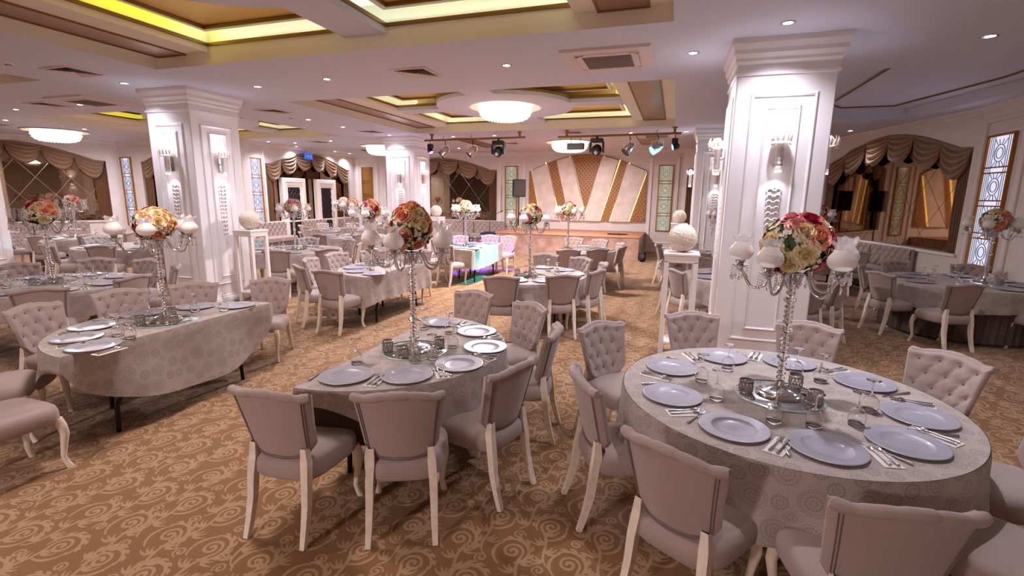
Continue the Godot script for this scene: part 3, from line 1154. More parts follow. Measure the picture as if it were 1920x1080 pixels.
func make_chair() -> Node3D:
	var m := model("dining_chair", "chair")
	# seat cushion
	var seat := Shape.new()
	var rings := []
	for q in [[0.345, 0.035], [0.35, 0.012], [0.37, 0.0], [0.425, 0.0], [0.452, 0.008], [0.470, 0.028], [0.480, 0.07], [0.486, 0.13], [0.488, 0.19]]:
		var ring := PackedVector3Array()
		for i in 44:
			var a := TAU * i / 44
			var x: float = signf(cos(a)) * pow(absf(cos(a)), 0.5) * (0.25 - q[1])
			var z: float = signf(sin(a)) * pow(absf(sin(a)), 0.5) * (0.24 - q[1])
			x *= lerpf(1.03, 0.84, (z + 0.24) / 0.48)
			ring.append(Vector3(x, q[0], z))
		rings.append(ring)
	seat.loft(rings)
	put("seat", seat, M.fabric, m)
	# backrest: tufted front, plain curved rear, rolled top
	var btn := []
	for q in [[0.86, [-0.72, -0.25, 0.25, 0.72]], [0.64, [-0.5, 0.0, 0.5]], [0.42, [-0.74, -0.26, 0.26, 0.74]], [0.20, [-0.48, 0.0, 0.48]]]:
		for u in q[1]:
			btn.append(Vector2(u, q[0]))
	var links := []
	for i in btn.size():
		for j in i:
			var d: Vector2 = btn[i] - btn[j]
			if absf(d.y) > 0.1 and absf(d.y) < 0.3 and absf(d.x) < 0.4:
				links.append([btn[i], btn[j]])
	var back := Shape.new()
	var p := []
	var nu := 40
	var nv := 34
	for i in nu + 1:
		var u := -1.0 + 2.0 * i / nu
		var col := []
		for j in nv + 1:
			var v := float(j) / nv
			var e := minf(1.0, minf((1.0 - absf(u)) / 0.10, minf(v / 0.08, (1.0 - v) / 0.06)))
			var puff := 0.038 * sqrt(maxf(0.0, 1.0 - (1.0 - e) * (1.0 - e)))
			var q := Vector2(u * 0.24, v * 0.43)
			var dent := 0.0
			for b in btn:
				var dd: float = (Vector2(b.x * 0.24, b.y * 0.43) - q).length()
				dent = maxf(dent, 0.022 * exp(-dd * dd / 0.0009))
			for l in links:
				var a0 := Vector2(l[0].x * 0.24, l[0].y * 0.43)
				var a1 := Vector2(l[1].x * 0.24, l[1].y * 0.43)
				var cp := Geometry2D.get_closest_point_to_segment(q, a0, a1)
				var dd := cp.distance_to(q)
				dent = maxf(dent, 0.0095 * exp(-dd * dd / 0.00012))
			col.append(back_point(u, v, -puff + dent))
		p.append(col)
	# seen from the front (from -z) u runs left, so the grid is listed backwards
	p.reverse()
	back.grid(p)
	var r := []
	for i in 25:
		var u := -1.0 + 2.0 * i / 24
		var col := []
		for j in 17:
			var v := j / 16.0
			var e := minf(1.0, minf((1.0 - absf(u)) / 0.08, v / 0.06))
			col.append(back_point(u, v, 0.022 * sqrt(maxf(0.0, 1.0 - (1.0 - e) * (1.0 - e)))))
		r.append(col)
	back.grid(r)
	var roll := []
	var rad := []
	for i in 33:
		var u := -1.0 + 2.0 * i / 32
		roll.append(back_point(u * 0.99, 1.0, 0.008) + Vector3(0, -0.012, 0))
		var seam := 0.0
		for q: float in [-0.72, -0.25, 0.25, 0.72]:
			seam = maxf(seam, exp(-pow((u - q) / 0.05, 2)))
		rad.append((0.025 - 0.006 * seam) * (1.0 if absf(u) < 0.97 else 0.8))
	back.tube(roll, rad, 10)
	var bk := put("backrest", back, M.fabric, m)
	var buttons := Shape.new()
	for b in btn:
		buttons.ball(back_point(b.x, b.y, -0.018), 0.0085, 6)
	put("tuft_buttons", buttons, M.seam, bk)
	var pipe := Shape.new()
	for k in 2:
		var line := []
		var off := 0.10 + 0.05 * k
		for i in 13:
			line.append(back_point(-1.0 + off, lerpf(0.93, 0.12, i / 12.0), 0.0245))
		for i in 25:
			var u := lerpf(-1.0 + off, 1.0 - off, i / 24.0)
			line.append(back_point(u, 0.055 + 0.03 * k + 0.05 * pow(absf(u), 8), 0.0245))
		for i in 13:
			line.append(back_point(1.0 - off, lerpf(0.12, 0.93, i / 12.0), 0.0245))
		pipe.tube(line, 0.0028, 5)
	put("piping", pipe, M.seam, bk)
	for sx: float in [-1.0, 1.0]:
		var f := Shape.new()
		f.tube([Vector3(sx * 0.205, 0.37, -0.195), Vector3(sx * 0.213, 0.32, -0.208), Vector3(sx * 0.218, 0.26, -0.217), Vector3(sx * 0.207, 0.17, -0.208), Vector3(sx * 0.198, 0.09, -0.200), Vector3(sx * 0.205, 0.035, -0.213), Vector3(sx * 0.212, 0.0, -0.226)], [0.030, 0.031, 0.027, 0.0205, 0.0165, 0.0175, 0.021], 8)
		put("leg", f, M.leg, m)
		var b := Shape.new()
		b.tube([Vector3(sx * 0.160, 0.545, 0.205), Vector3(sx * 0.165, 0.46, 0.205), Vector3(sx * 0.172, 0.36, 0.222), Vector3(sx * 0.175, 0.22, 0.238), Vector3(sx * 0.178, 0.10, 0.268), Vector3(sx * 0.182, 0.0, 0.30)], [0.024, 0.033, 0.032, 0.029, 0.025, 0.021], 4, true, PI / 4, 0.95, true)
		put("leg", b, M.leg, m)
	return m


# ---------------------------------------------------------------- tables
# outline in the xz plane round the origin; the straight side of a half-round table faces +x
func table_outline(half: bool, r: float, n := 120) -> Array:
	var p := []
	if not half:
		for i in n:
			var a := TAU * i / n
			p.append([Vector2(cos(a), sin(a)) * r, Vector2(cos(a), sin(a)), a * r])
		return p
	var arc := n * 2 / 3
	for i in arc:
		var a := PI / 2 + PI * i / (arc - 1.0)
		p.append([Vector2(cos(a), sin(a)) * r, Vector2(cos(a), sin(a)), a * r])
	for i in range(1, n - arc):
		var t := float(i) / (n - arc)
		p.append([Vector2(0, lerpf(-r, r, t)), Vector2(1, 0), PI * 1.5 * r + t * 2 * r])
	return p


func tablecloth(half: bool, r: float, drop: float, folds: float, seed_: int, round_hem := false) -> Shape:
	var s := Shape.new()
	var o := table_outline(half, r + 0.006)
	var n := o.size()
	var g := RandomNumberGenerator.new()
	g.seed = seed_
	var ph := g.randf() * TAU
	var ph2 := g.randf() * TAU
	var rows := 14
	var p := []
	var uv := []
	for i in n + 1:
		var q: Array = o[i % n]
		var e: Vector2 = q[0]
		var nn: Vector2 = q[1]
		var arc: float = q[2] if i < n else q[2] + (TAU * r if not half else 0.0)
		if i == n and half:
			arc = 4.0 * r + PI * r
		var len_ := drop
		if half and e.x > -0.01 and absf(e.x) < 0.02 and round_hem:
			# a round cloth on a straight edge: long in the middle, short at the corners
			var c := e.y / (r + 0.006)
			len_ = drop * 1.28 * sqrt(maxf(0.0, 1.0 - c * c)) + 0.10
		elif half and round_hem:
			var ca := absf(e.y) / (r + 0.006)
			len_ = lerpf(drop, 0.12, smoothstep(0.8, 1.0, ca))
		len_ += 0.025 * sin(arc * 2.3 + ph2)
		var wave := sin(arc * folds + ph) * 0.6 + sin(arc * folds * 0.53 + ph2) * 0.5
		if half and e.x > -0.02:
			wave *= 0.35
		var col := []
		var cuv := []
		for j in rows + 1:
			var t := 1.0 - float(j) / rows
			var d := t * len_
			var out_ := 0.012 * (1.0 - exp(-d * 60)) + 0.10 * d * t * 0.6 + wave * (0.085 if folds < 12.0 else 0.042) * smoothstep(0.05, 0.8, d / maxf(drop, 0.01)) * d / 0.3
			out_ = maxf(out_, 0.003)
			var w := e + nn * out_
			col.append(Vector3(w.x, TOP - d, w.y))
			cuv.append(Vector2(arc, -d))
		p.append(col)
		uv.append(cuv)
	# seen from outside, the outline runs left
	p.reverse()
	uv.reverse()
	s.grid(p, uv)
	s.smooth()
	for i in n:
		var a: Vector2 = o[i][0]
		var b: Vector2 = o[(i + 1) % n][0]
		var m := Vector2(-r * 0.4 if half else 0.0, 0)
		s.tri(Vector3(m.x, TOP, m.y), Vector3(b.x, TOP, b.y), Vector3(a.x, TOP, a.y), m, b, a)
	return s


func place_table(key: String, half: bool, at: Vector2, r: float, yaw: float, desc: String, style := "") -> void:
	var where := Vector3(at.x, 0, at.y)
	var t := thing("banquet_table", "folding banquet table with black steel legs, the " + desc, "table", where, yaw)
	var top := Shape.new()
	var rings := []
	for y: float in [0.705, 0.738]:
		var ring := PackedVector3Array()
		for q in table_outline(half, r - 0.004, 72):
			ring.append(Vector3(q[0].x, y, q[0].y))
		rings.append(ring)
	top.loft(rings)
	put("tabletop", top, M.felt, t)
	var xs := [-0.62, -0.1] if half else [-0.5, 0.5]
	for lx: float in xs:
		for lz: float in ([-0.62, 0.62] if lx > -0.3 or not half else [-0.34, 0.34]):
			var l := Shape.new()
			l.tube([Vector3(lx * r * 0.9, 0.70, lz * r * 0.75), Vector3(lx * r * 0.93, 0.42, lz * r * 0.80), Vector3(lx * r, 0.22, lz * r), Vector3(lx * r, 0.0, lz * r * 1.02)], 0.018, 8)
			put("leg", l, M.black_metal, t)
	var brace := Shape.new()
	for lx: float in xs:
		var hz: float = (0.62 if lx > -0.3 or not half else 0.34) * r * 0.8
		brace.tube([Vector3(lx * r * 0.93, 0.42, -hz), Vector3(lx * r * 0.93, 0.42, hz)], 0.009, 6)
		brace.tube([Vector3(lx * r * 0.93, 0.42, -hz), Vector3(lx * r * 0.6, 0.70, -hz * 0.5)], 0.008, 6)
		brace.tube([Vector3(lx * r * 0.93, 0.42, hz), Vector3(lx * r * 0.6, 0.70, hz * 0.5)], 0.008, 6)
	put("cross_brace", brace, M.black_metal, t)
	var drop := 0.36
	var folds := 22.0
	if style == "skirt":
		drop = 0.30
	elif style == "short":
		drop = 0.27
	elif style == "straight":
		drop = 0.42
		folds = 20.0
	elif style == "hem":
		folds = 8.0
	var c := tablecloth(half, r, drop, folds, hash(key) % 1000, style == "hem" or style == "felt")
	var cl := put("tablecloth", c, M.cloth, self)
	cl.name = numbered("tablecloth")
	cl.position = where
	cl.rotation.y = deg_to_rad(yaw)
	meta(cl, "taupe circle-patterned cloth draped over the " + desc, "tablecloth")
	if style == "skirt" or style == "felt":
		var sk := Shape.new()
		var p := []
		var deep := 0.70 if style == "skirt" else 0.40
		var o := table_outline(half, r - 0.012, 240)
		for i in o.size() + 1:
			var q: Array = o[i % o.size()]
			var wv := sin(q[2] * (62.0 if style == "skirt" else 9.0)) * (0.014 if style == "skirt" else 0.006)
			var e: Vector2 = q[0] + q[1] * (wv - 0.014)
			var e2: Vector2 = q[0] + q[1] * (wv * 1.5 - 0.012 - (0.0 if style == "skirt" else 0.05))
			p.append([Vector3(e2.x, TOP - deep, e2.y), Vector3(e.x, TOP - 0.03, e.y)])
		p.reverse()
		sk.grid(p)
		var sk_o := put("table_skirt", sk, M.skirt if style == "skirt" else M.felt, self)
		sk_o.name = numbered("table_skirt")
		sk_o.position = where
		sk_o.rotation.y = deg_to_rad(yaw)
		meta(sk_o, ("dark pleated skirt hanging to the carpet under the " if style == "skirt" else "dark brown underlay hanging below the cloth of the ") + desc, "table skirt")


# places, given as the middle of the top of each backrest and the way the chair faces
func place_chairs(desc: String, list: Array, aisle: Vector2) -> void:
	var mid := Vector2.ZERO
	for q in list:
		mid += Vector2(q[0], q[1]) / list.size()
	var start := (aisle - mid).angle()
	var order := range(list.size())
	order.sort_custom(func(i, j): return fposmod((Vector2(list[i][0], list[i][1]) - mid).angle() - start, TAU) < fposmod((Vector2(list[j][0], list[j][1]) - mid).angle() - start, TAU))
	for n in order.size():
		var q: Array = list[order[n]]
		var a := deg_to_rad(q[2])
		var o := Vector3(q[0] - sin(a) * 0.295, 0, q[1] - cos(a) * 0.295)
		copy(protos.chair, "tufted chair, %s clockwise from the aisle at the %s" % [ORD[n], desc], o, q[2], "tufted chairs at the " + desc)


func ring_chairs(c: Vector2, r: float, angles: Array) -> Array:
	var out := []
	for a: float in angles:
		var d := Vector2.from_angle(deg_to_rad(a))
		out.append([c.x + d.x * r, c.y + d.y * r, rad_to_deg(atan2(d.x, d.y))])
	return out


# ---------------------------------------------------------------- what stands on the tables
func make_small_models() -> void:
	protos.chair = make_chair()
	# charger plate with ringed rim
	var pl := model("charger_plate", "plate")
	var s := Shape.new()
	var pr := [Vector2(0.0, 0.003), Vector2(0.055, 0.003), Vector2(0.09, 0.004), Vector2(0.103, 0.010)]
	for k in 7:
		pr.append(Vector2(0.108 + k * 0.0085, 0.0125 + k * 0.0006))
		pr.append(Vector2(0.112 + k * 0.0085, 0.0140 + k * 0.0006))
	pr.append(Vector2(0.168, 0.0165))
	pr.append(Vector2(0.169, 0.0145))
	pr.append(Vector2(0.10, 0.004))
	pr.append(Vector2(0.09, 0.0))
	pr.append(Vector2(0.0, 0.0))
	pr.reverse()
	s.lathe(pr, 48, Vector3.ZERO, 0.9)
	put("dish", s, M.plate, pl)
	protos.plate = pl
	# wine glass standing on its rim
	var gl := model("wine_glass", "glass")
	var bowl := Shape.new()
	bowl.lathe([Vector2(0.0, 0.0955), Vector2(0.019, 0.0895), Vector2(0.0348, 0.0715), Vector2(0.0408, 0.045), Vector2(0.0388, 0.02), Vector2(0.0352, 0.0), Vector2(0.0362, 0.0), Vector2(0.0400, 0.02), Vector2(0.042, 0.045), Vector2(0.036, 0.072), Vector2(0.020, 0.091), Vector2(0.007, 0.098), Vector2(0.0, 0.0985)], 18, Vector3.ZERO, 2.0)
	put("bowl", bowl, M.crystal, gl)
	var stem := Shape.new()
	stem.lathe([Vector2(0.007, 0.097), Vector2(0.0045, 0.108), Vector2(0.004, 0.15), Vector2(0.005, 0.168), Vector2(0.034, 0.178), Vector2(0.036, 0.181), Vector2(0.0, 0.182)], 18)
	put("stem_and_foot", stem, M.crystal, gl)
	protos.glass = gl
	# cutlery lies along z, handle towards +z
	var k1 := model("table_knife", "knife")
	var b := Shape.new()
	b.prism(PackedVector2Array([Vector2(-0.009, 0.0), Vector2(0.008, 0.0), Vector2(0.009, 0.06), Vector2(0.003, 0.10), Vector2(-0.009, 0.105)]), 0.0, 0.003)
	put("blade", turned(b), M.cutlery, k1)
	var h := Shape.new()
	h.tube([Vector3(0, 0.005, 0.0), Vector3(0, 0.005, 0.05), Vector3(0, 0.005, 0.108)], [0.004, 0.0055, 0.0075], 8)
	put("handle", h, M.cutlery, k1)
	protos.knife = k1
	var f1 := model("table_fork", "fork")
	var fh := Shape.new()
	for k in 4:
		var x := -0.0105 + k * 0.007
		fh.tube([Vector3(x, 0.006, -0.095), Vector3(x, 0.004, -0.07), Vector3(x * 0.95, 0.004, -0.048)], [0.0012, 0.002, 0.0024], 5)
	fh.tube([Vector3(0, 0.004, -0.052), Vector3(0, 0.005, -0.035), Vector3(0, 0.006, -0.02)], [0.0125, 0.0115, 0.004], 8, true, 0.0, 1.0)
	put("tines", fh, M.cutlery, f1)
	var fs := Shape.new()
	fs.tube([Vector3(0, 0.006, -0.022), Vector3(0, 0.005, 0.03), Vector3(0, 0.005, 0.105)], [0.0035, 0.0045, 0.0078], 8)
	put("handle", fs, M.cutlery, f1)
	protos.fork = f1
	var np := model("paper_napkin", "napkin")
	var ns := Shape.new()
	ns.rbox(Vector3(0, 0.002, 0), Vector3(0.085, 0.004, 0.20), 0.001)
	put("folded_paper", ns, M.napkin, np)
	var ink := Shape.new()
	for q in [[0.0, 0.055, 0.040, 0.004], [0.0, 0.066, 0.026, 0.003], [0.0, 0.043, 0.018, 0.006], [0.0, 0.076, 0.034, 0.002]]:
		ink.box(Vector3(q[0], 0.0042, q[1]), Vector3(q[2], 0.0004, q[3]))
	put("printed_emblem", ink, M.print, np)
	protos.napkin = np
	# round mirror tray
	var tr := model("mirror_tray", "tray")
	var ts := Shape.new()
	ts.lathe([Vector2(0, 0), Vector2(0.245, 0), Vector2(0.245, 0.003), Vector2(0.235, 0.008), Vector2(0, 0.008)], 64)
	put("mirror_disc", ts, M.tray, tr)
	var tb := Shape.new()
	tb.lathe([Vector2(0.245, 0.0), Vector2(0.249, 0.001), Vector2(0.249, 0.004), Vector2(0.236, 0.0086), Vector2(0.234, 0.0082)], 64)
	put("bevelled_edge", tb, M.tray_edge, tr)
	protos.tray = tr
	# pierced metal candle cup
	var ch := model("candle_holder", "candle holder")
	var cs := Shape.new()
	cs.lathe([Vector2(0, 0.0), Vector2(0.036, 0.0), Vector2(0.038, 0.006), Vector2(0.036, 0.012)], 24)
	cs.lathe([Vector2(0.037, 0.066), Vector2(0.041, 0.070), Vector2(0.041, 0.078), Vector2(0.037, 0.080)], 24)
	for k in 12:
		for d: float in [-1.0, 1.0]:
			var line := []
			for i in 7:
				var a := TAU * (k + d * i / 5.0) / 12.0
				line.append(Vector3(cos(a) * 0.0375, 0.01 + i * 0.0095, sin(a) * 0.0375))
			cs.tube(line, 0.0026, 4, false)
		var a2 := TAU * (k + 0.5) / 12.0
		cs.ball(Vector3(cos(a2) * 0.038, 0.038, sin(a2) * 0.038), 0.006, 6)
	put("pierced_cup", cs, M.filigree, ch)
	var inn := Shape.new()
	inn.lathe([Vector2(0, 0.008), Vector2(0.033, 0.008), Vector2(0.034, 0.07)], 20)
	put("glass_liner", inn, M.glass, ch)
	protos.candle = ch
	for clear in 2:
		protos["candelabra%d" % clear] = make_candelabra(clear == 1)
	make_rose_meshes()


func turned(s: Shape) -> Mesh:
	var o := SurfaceTool.new()
	o.append_from(s.done(), 0, Transform3D(Basis(Vector3.RIGHT, -PI / 2), Vector3.ZERO))
	return o.commit()


func make_candelabra(clear: bool) -> Node3D:
	var m := model("candelabra", "candelabra")
	var b := Shape.new()
	b.lathe([Vector2(0, 0), Vector2(0.125, 0), Vector2(0.13, 0.008), Vector2(0.124, 0.016), Vector2(0.112, 0.02), Vector2(0.108, 0.03), Vector2(0.085, 0.038), Vector2(0.05, 0.046), Vector2(0.028, 0.06), Vector2(0.022, 0.085), Vector2(0.0, 0.09)], 40)
	put("base", b, M.silver, m)
	var st := Shape.new()
	var y := 0.09
	var k := 0
	while y < 0.64:
		if k % 5 == 4:
			st.lathe([Vector2(0, y), Vector2(0.012, y), Vector2(0.034, y + 0.022), Vector2(0.034, y + 0.032), Vector2(0.012, y + 0.054), Vector2(0, y + 0.054)], 12)
			y += 0.055
		else:
			st.lathe([Vector2(0, y), Vector2(0.016, y), Vector2(0.024, y + 0.010), Vector2(0.024, y + 0.018), Vector2(0.016, y + 0.028), Vector2(0, y + 0.028)], 8)
			y += 0.029
		k += 1
	put("crystal_stem", st, M.crystal, m)
	var rod := Shape.new()
	rod.lathe([Vector2(0, 0.085), Vector2(0.004, 0.085), Vector2(0.004, 0.66), Vector2(0.02, 0.665), Vector2(0.028, 0.69), Vector2(0.02, 0.715), Vector2(0.045, 0.725), Vector2(0.075, 0.735), Vector2(0.078, 0.74), Vector2(0, 0.745)], 16)
	put("hub", rod, M.silver, m)
	for a in 5:
		var d := Basis(Vector3.UP, TAU * a / 5.0)
		var arm := Shape.new()
		var pts := []
		for i in 21:
			var t := i / 20.0
			var rr := 0.035 + 0.255 * pow(t, 1.15) * (1.0 if t < 0.9 else 1.0 - (t - 0.9) * 0.25)
			var yy := 0.655 + 0.085 * sin(clampf(t / 0.42, 0, 1) * PI) * 1.0 - 0.03 * sin(clampf((t - 0.40) / 0.5, 0, 1) * PI) + 0.075 * smoothstep(0.72, 1.0, t)
			pts.append(d * Vector3(rr, yy, 0))
		arm.tube(pts, 0.0085, 8)
		var tip: Vector3 = pts[-1]
		arm.lathe([Vector2(0.01, -0.01), Vector2(0.02, 0.005), Vector2(0.045, 0.02), Vector2(0.048, 0.026), Vector2(0.018, 0.03), Vector2(0.026, 0.045), Vector2(0.03, 0.06), Vector2(0, 0.06)], 18, tip)
		var ar := put("arm", arm, M.silver, m)
		var sh := Shape.new()
		if clear:
			sh.lathe([Vector2(0.024, 0.055), Vector2(0.034, 0.075), Vector2(0.046, 0.11), Vector2(0.044, 0.14), Vector2(0.038, 0.165), Vector2(0.048, 0.195)], 20, tip)
			put("clear_shade", sh, M.glass, ar)
		else:
			sh.lathe([Vector2(0.026, 0.055), Vector2(0.050, 0.065), Vector2(0.066, 0.085), Vector2(0.069, 0.105), Vector2(0.060, 0.13), Vector2(0.043, 0.152), Vector2(0.037, 0.163)], 22, tip)
			put("frosted_shade", sh, M.frosted, ar)
			var rim := Shape.new()
			var rings := []
			for q in [[0.037, 0.163, 0.0], [0.044, 0.18, 0.004], [0.056, 0.196, 0.010], [0.060, 0.205, 0.016]]:
				var ring := PackedVector3Array()
				for i in 36:
					var an := TAU * i / 36
					var rr: float = q[0] + 0.003 * sin(an * 6)
					ring.append(tip + Vector3(cos(an) * rr, q[1] + q[2] * 0.6 * sin(an * 6), sin(an) * rr))
				rings.append(ring)
			rim.loft(rings, false, false)
			put("ruffled_rim", rim, M.rim_glass, ar)
		var dr := Shape.new()
		for i in 7:
			var an := TAU * i / 7
			var o := tip + Vector3(cos(an) * 0.045, 0.018, sin(an) * 0.045)
			for q in 3:
				dr.ball(o - Vector3(0, 0.014 + q * 0.016, 0), 0.0058, 6)
			dr.lathe([Vector2(0, -0.085), Vector2(0.008, -0.072), Vector2(0.003, -0.055), Vector2(0, -0.055)], 6, o)
		put("crystal_drops", dr, M.crystal, ar)
	var hd := Shape.new()
	for i in 9:
		var an := TAU * i / 9
		var o := Vector3(cos(an) * 0.075, 0.735, sin(an) * 0.075)
		for q in 3:
			hd.ball(o - Vector3(0, 0.014 + q * 0.016, 0), 0.006, 6)
		hd.lathe([Vector2(0, -0.085), Vector2(0.008, -0.072), Vector2(0.003, -0.055), Vector2(0, -0.055)], 6, o)
	put("hub_crystal_drops", hd, M.crystal, m)
	return m


func petal(s: Shape, mid: float, half: float, r: float, h: float, flare: float, tilt: float) -> void:
	var p := []
	for i in 8:
		var u := -1.0 + 2.0 * i / 7
		var a := mid - u * half
		var col := []
		for j in 6:
			var v := j / 5.0
			var rr := r * (0.45 + 0.55 * pow(v, 0.6)) + flare * pow(v, 3.0) * (1.0 - 0.4 * u * u) + u * tilt * r
			var y := h * v * (1.0 - 0.30 * pow(absf(u), 3.0)) - flare * 0.75 * pow(v, 4.0)
			col.append(Vector3(cos(a) * rr, y, sin(a) * rr))
		p.append(col)
	s.grid(p)


func make_rose_meshes() -> void:
	for kind in 2:
		var s := Shape.new()
		for ring in 6:
			var n := [2, 3, 3, 4, 5, 5][ring] as int
			for k in n:
				petal(s, TAU * k / n + ring * 0.9 + kind * 0.4, PI / n * 1.45, [0.006, 0.012, 0.019, 0.027, 0.035, 0.041][ring], [0.040, 0.0405, 0.039, 0.036, 0.030, 0.021][ring], [0.0, 0.001, 0.003, 0.007, 0.012, 0.016][ring], [0.2, 0.14, 0.10, 0.07, 0.06, 0.05][ring])
		s.lathe([Vector2(0, 0.0), Vector2(0.03, 0.002), Vector2(0.02, 0.012), Vector2(0.003, 0.03), Vector2(0, 0.031)], 8)
		protos["rose_mesh%d" % kind] = s.done()
	var l := Shape.new()
	for k in 3:
		var a := TAU * k / 3.0
		var b := Basis(Vector3.UP, a) * Basis(Vector3.BACK, 0.35)
		var p := []
		for i in 3:
			var u := -1.0 + i
			var col := []
			for j in 6:
				var v := j / 5.0
				col.append(b * Vector3(0.012 + v * 0.058, 0.010 + 0.012 * sin(v * PI) + 0.004 * absf(u), u * 0.017 * sin(pow(v, 0.8) * PI)))
			p.append(col)
		l.grid(p)
	protos.leaf_mesh = l.done()
	var f := Shape.new()
	for q in 6:
		var c := Vector3(cos(q * 1.9) * 0.022, 0.016 + 0.008 * (q % 3), sin(q * 1.9) * 0.022)
		for k in 5:
			var a := TAU * k / 5
			var d := Vector3(cos(a), 0, sin(a))
			var n := Vector3(-sin(a), 0, cos(a))
			f.flat()
			f.quad(c, c + d * 0.008 - n * 0.006 + Vector3(0, 0.002, 0), c + d * 0.014 + Vector3(0, 0.005, 0), c + d * 0.008 + n * 0.006 + Vector3(0, 0.002, 0))
		f.tube([Vector3(0, -0.01, 0), c], 0.0015, 4, false)
	protos.filler_mesh = f.done()


# a ball of roses, leaves and filler flowers; its base is the hub of the candelabra
func bouquet(at: Vector3, colours: Array, label: String, seed_: int, big := 1.0, squash := 1.0) -> void:
	var t := thing("rose_bouquet", label, "bouquet", at)
	var g := RandomNumberGenerator.new()
	g.seed = seed_
	var r := 0.135 * big
	var c := Vector3(0, r * squash * 0.98, 0)
	var core := Shape.new()
	core.xf = Transform3D(Basis.from_scale(Vector3(1, squash, 1)), c)
	core.ball(Vector3.ZERO, r * 0.97, 16)
	put("foam_core", core, M.leaf, t)
	var n := 44
	for i in n:
		var y := 1.0 - 1.72 * (i + 0.5) / n
		var rr := sqrt(maxf(0.0, 1 - y * y))
		var a := i * 2.39996 + g.randf() * 0.3
		var d := Vector3(cos(a) * rr, y, sin(a) * rr)
		var side := d.cross(Vector3(0.2, 0.1, 0.97)).normalized()
		var bs := Basis(side, d, side.cross(d)).rotated(d, g.randf() * TAU)
		var o := c + Vector3(d.x, d.y * squash, d.z) * r * 0.9
		var pick := i % 5
		if pick in [0, 1, 3] or (pick == 2 and i % 2 == 0):
			var k := g.randf_range(0.98, 1.28) * big
			var ms: Material = colours[g.randi() % colours.size()]
			var ro := put("rose", protos["rose_mesh%d" % (i % 2)], ms, t)
			ro.transform = Transform3D(bs.scaled(Vector3.ONE * k), o)
			var lf := put("leaf", protos.leaf_mesh, M.leaf if g.randf() < 0.6 else M.leaf_dark, t)
			lf.transform = Transform3D(bs.rotated(d, 1.0).scaled(Vector3.ONE * 0.95), o - d * 0.022)
		elif pick == 2:
			for q in 2:
				var lf := put("leaf", protos.leaf_mesh, M.leaf if g.randf() < 0.5 else M.leaf_dark, t)
				lf.transform = Transform3D(bs.rotated(d, q * 1.1).scaled(Vector3.ONE * g.randf_range(0.7, 0.95)), o + d * 0.008 * q)
			var ff := put("filler_sprig", protos.filler_mesh, M.blossom_cream, t)
			ff.transform = Transform3D(bs, o + d * 0.012)
		else:
			for q in 3:
				var ff := put("filler_sprig", protos.filler_mesh, M.blossom if q else M.blossom_cream, t)
				ff.transform = Transform3D(bs.rotated(d, q * 2.0).scaled(Vector3.ONE * 0.85), o + d * 0.006 + bs.x * 0.02 * (q - 1))
			var lf := put("leaf", protos.leaf_mesh, M.leaf, t)
			lf.transform = Transform3D(bs.rotated(d, 0.5).scaled(Vector3.ONE * 0.8), o)


func settings(desc: String, c: Vector2, places: Array, reach: float, full: bool) -> void:
	# places: direction of each seat from the middle, in degrees
	for n in places.size():
		var a := deg_to_rad(places[n])
		var d := Vector3(cos(a), 0, sin(a))
		var side := Vector3(-sin(a), 0, cos(a))
		var o := Vector3(c.x, TOP + 0.001, c.y)
		var yaw := rad_to_deg(atan2(d.x, d.z))
		var ord_: String = ORD[n]
		copy(protos.plate, "grey ringed charger plate, %s place of the %s" % [ord_, desc], o + d * reach, rng.randf() * 360, "charger plates on the " + desc)
		copy(protos.glass, "upturned wine glass at the %s place of the %s" % [ord_, desc], o + d * (reach - 0.235 + rng.randf_range(-0.02, 0.02)) + side * rng.randf_range(-0.12, 0.06), 0, "wine glasses on the " + desc)
		if not full:
			continue
		var j := rng.randf_range(-4, 4)
		copy(protos.napkin, "folded white paper napkin, %s place of the %s" % [ord_, desc], o + d * (reach + 0.02) - side * 0.222, yaw + j, "napkins on the " + desc)
		for q in 2:
			copy(protos.fork, "steel fork on the %s napkin, %s place of the %s" % ["outer edge of" if q else "inner edge of", ord_, desc], o + Vector3(0, 0.005, 0) + d * (reach + 0.005) - side * (0.205 + 0.034 * q), yaw + j, "forks on the " + desc)
		copy(protos.knife, "steel knife by the plate, %s place of the %s" % [ord_, desc], o + Vector3(0, 0.001, 0) + d * (reach + 0.01) + side * 0.190, yaw + rng.randf_range(-5, 5), "knives on the " + desc)


func centrepiece(desc: String, at: Vector2, colours: Array, what: String, yaw: float, clear: bool, cups: Array, seed_: int, big := 1.0, squash := 1.0) -> void:
	var o := Vector3(at.x, TOP + 0.001, at.y)
	copy(protos.tray, "round mirror tray in the middle of the " + desc, o, 0.0, "mirror trays")
	copy(protos.candelabra1 if clear else protos.candelabra0, "%s candelabra of crystal and silver on the %s" % ["clear-shaded" if clear else "white-shaded", desc], o + Vector3(0, 0.009, 0), yaw, "candelabra")
	bouquet(o + Vector3(0, 0.752, 0), colours, what + " over the " + desc, seed_, big, squash)
	for k in cups.size():
		var a := deg_to_rad(cups[k])
		copy(protos.candle, "pierced metal candle cup, %s on the tray of the %s" % [ORD[k], desc], o + Vector3(cos(a) * 0.19, 0.009, sin(a) * 0.19), cups[k], "candle cups on the " + desc)


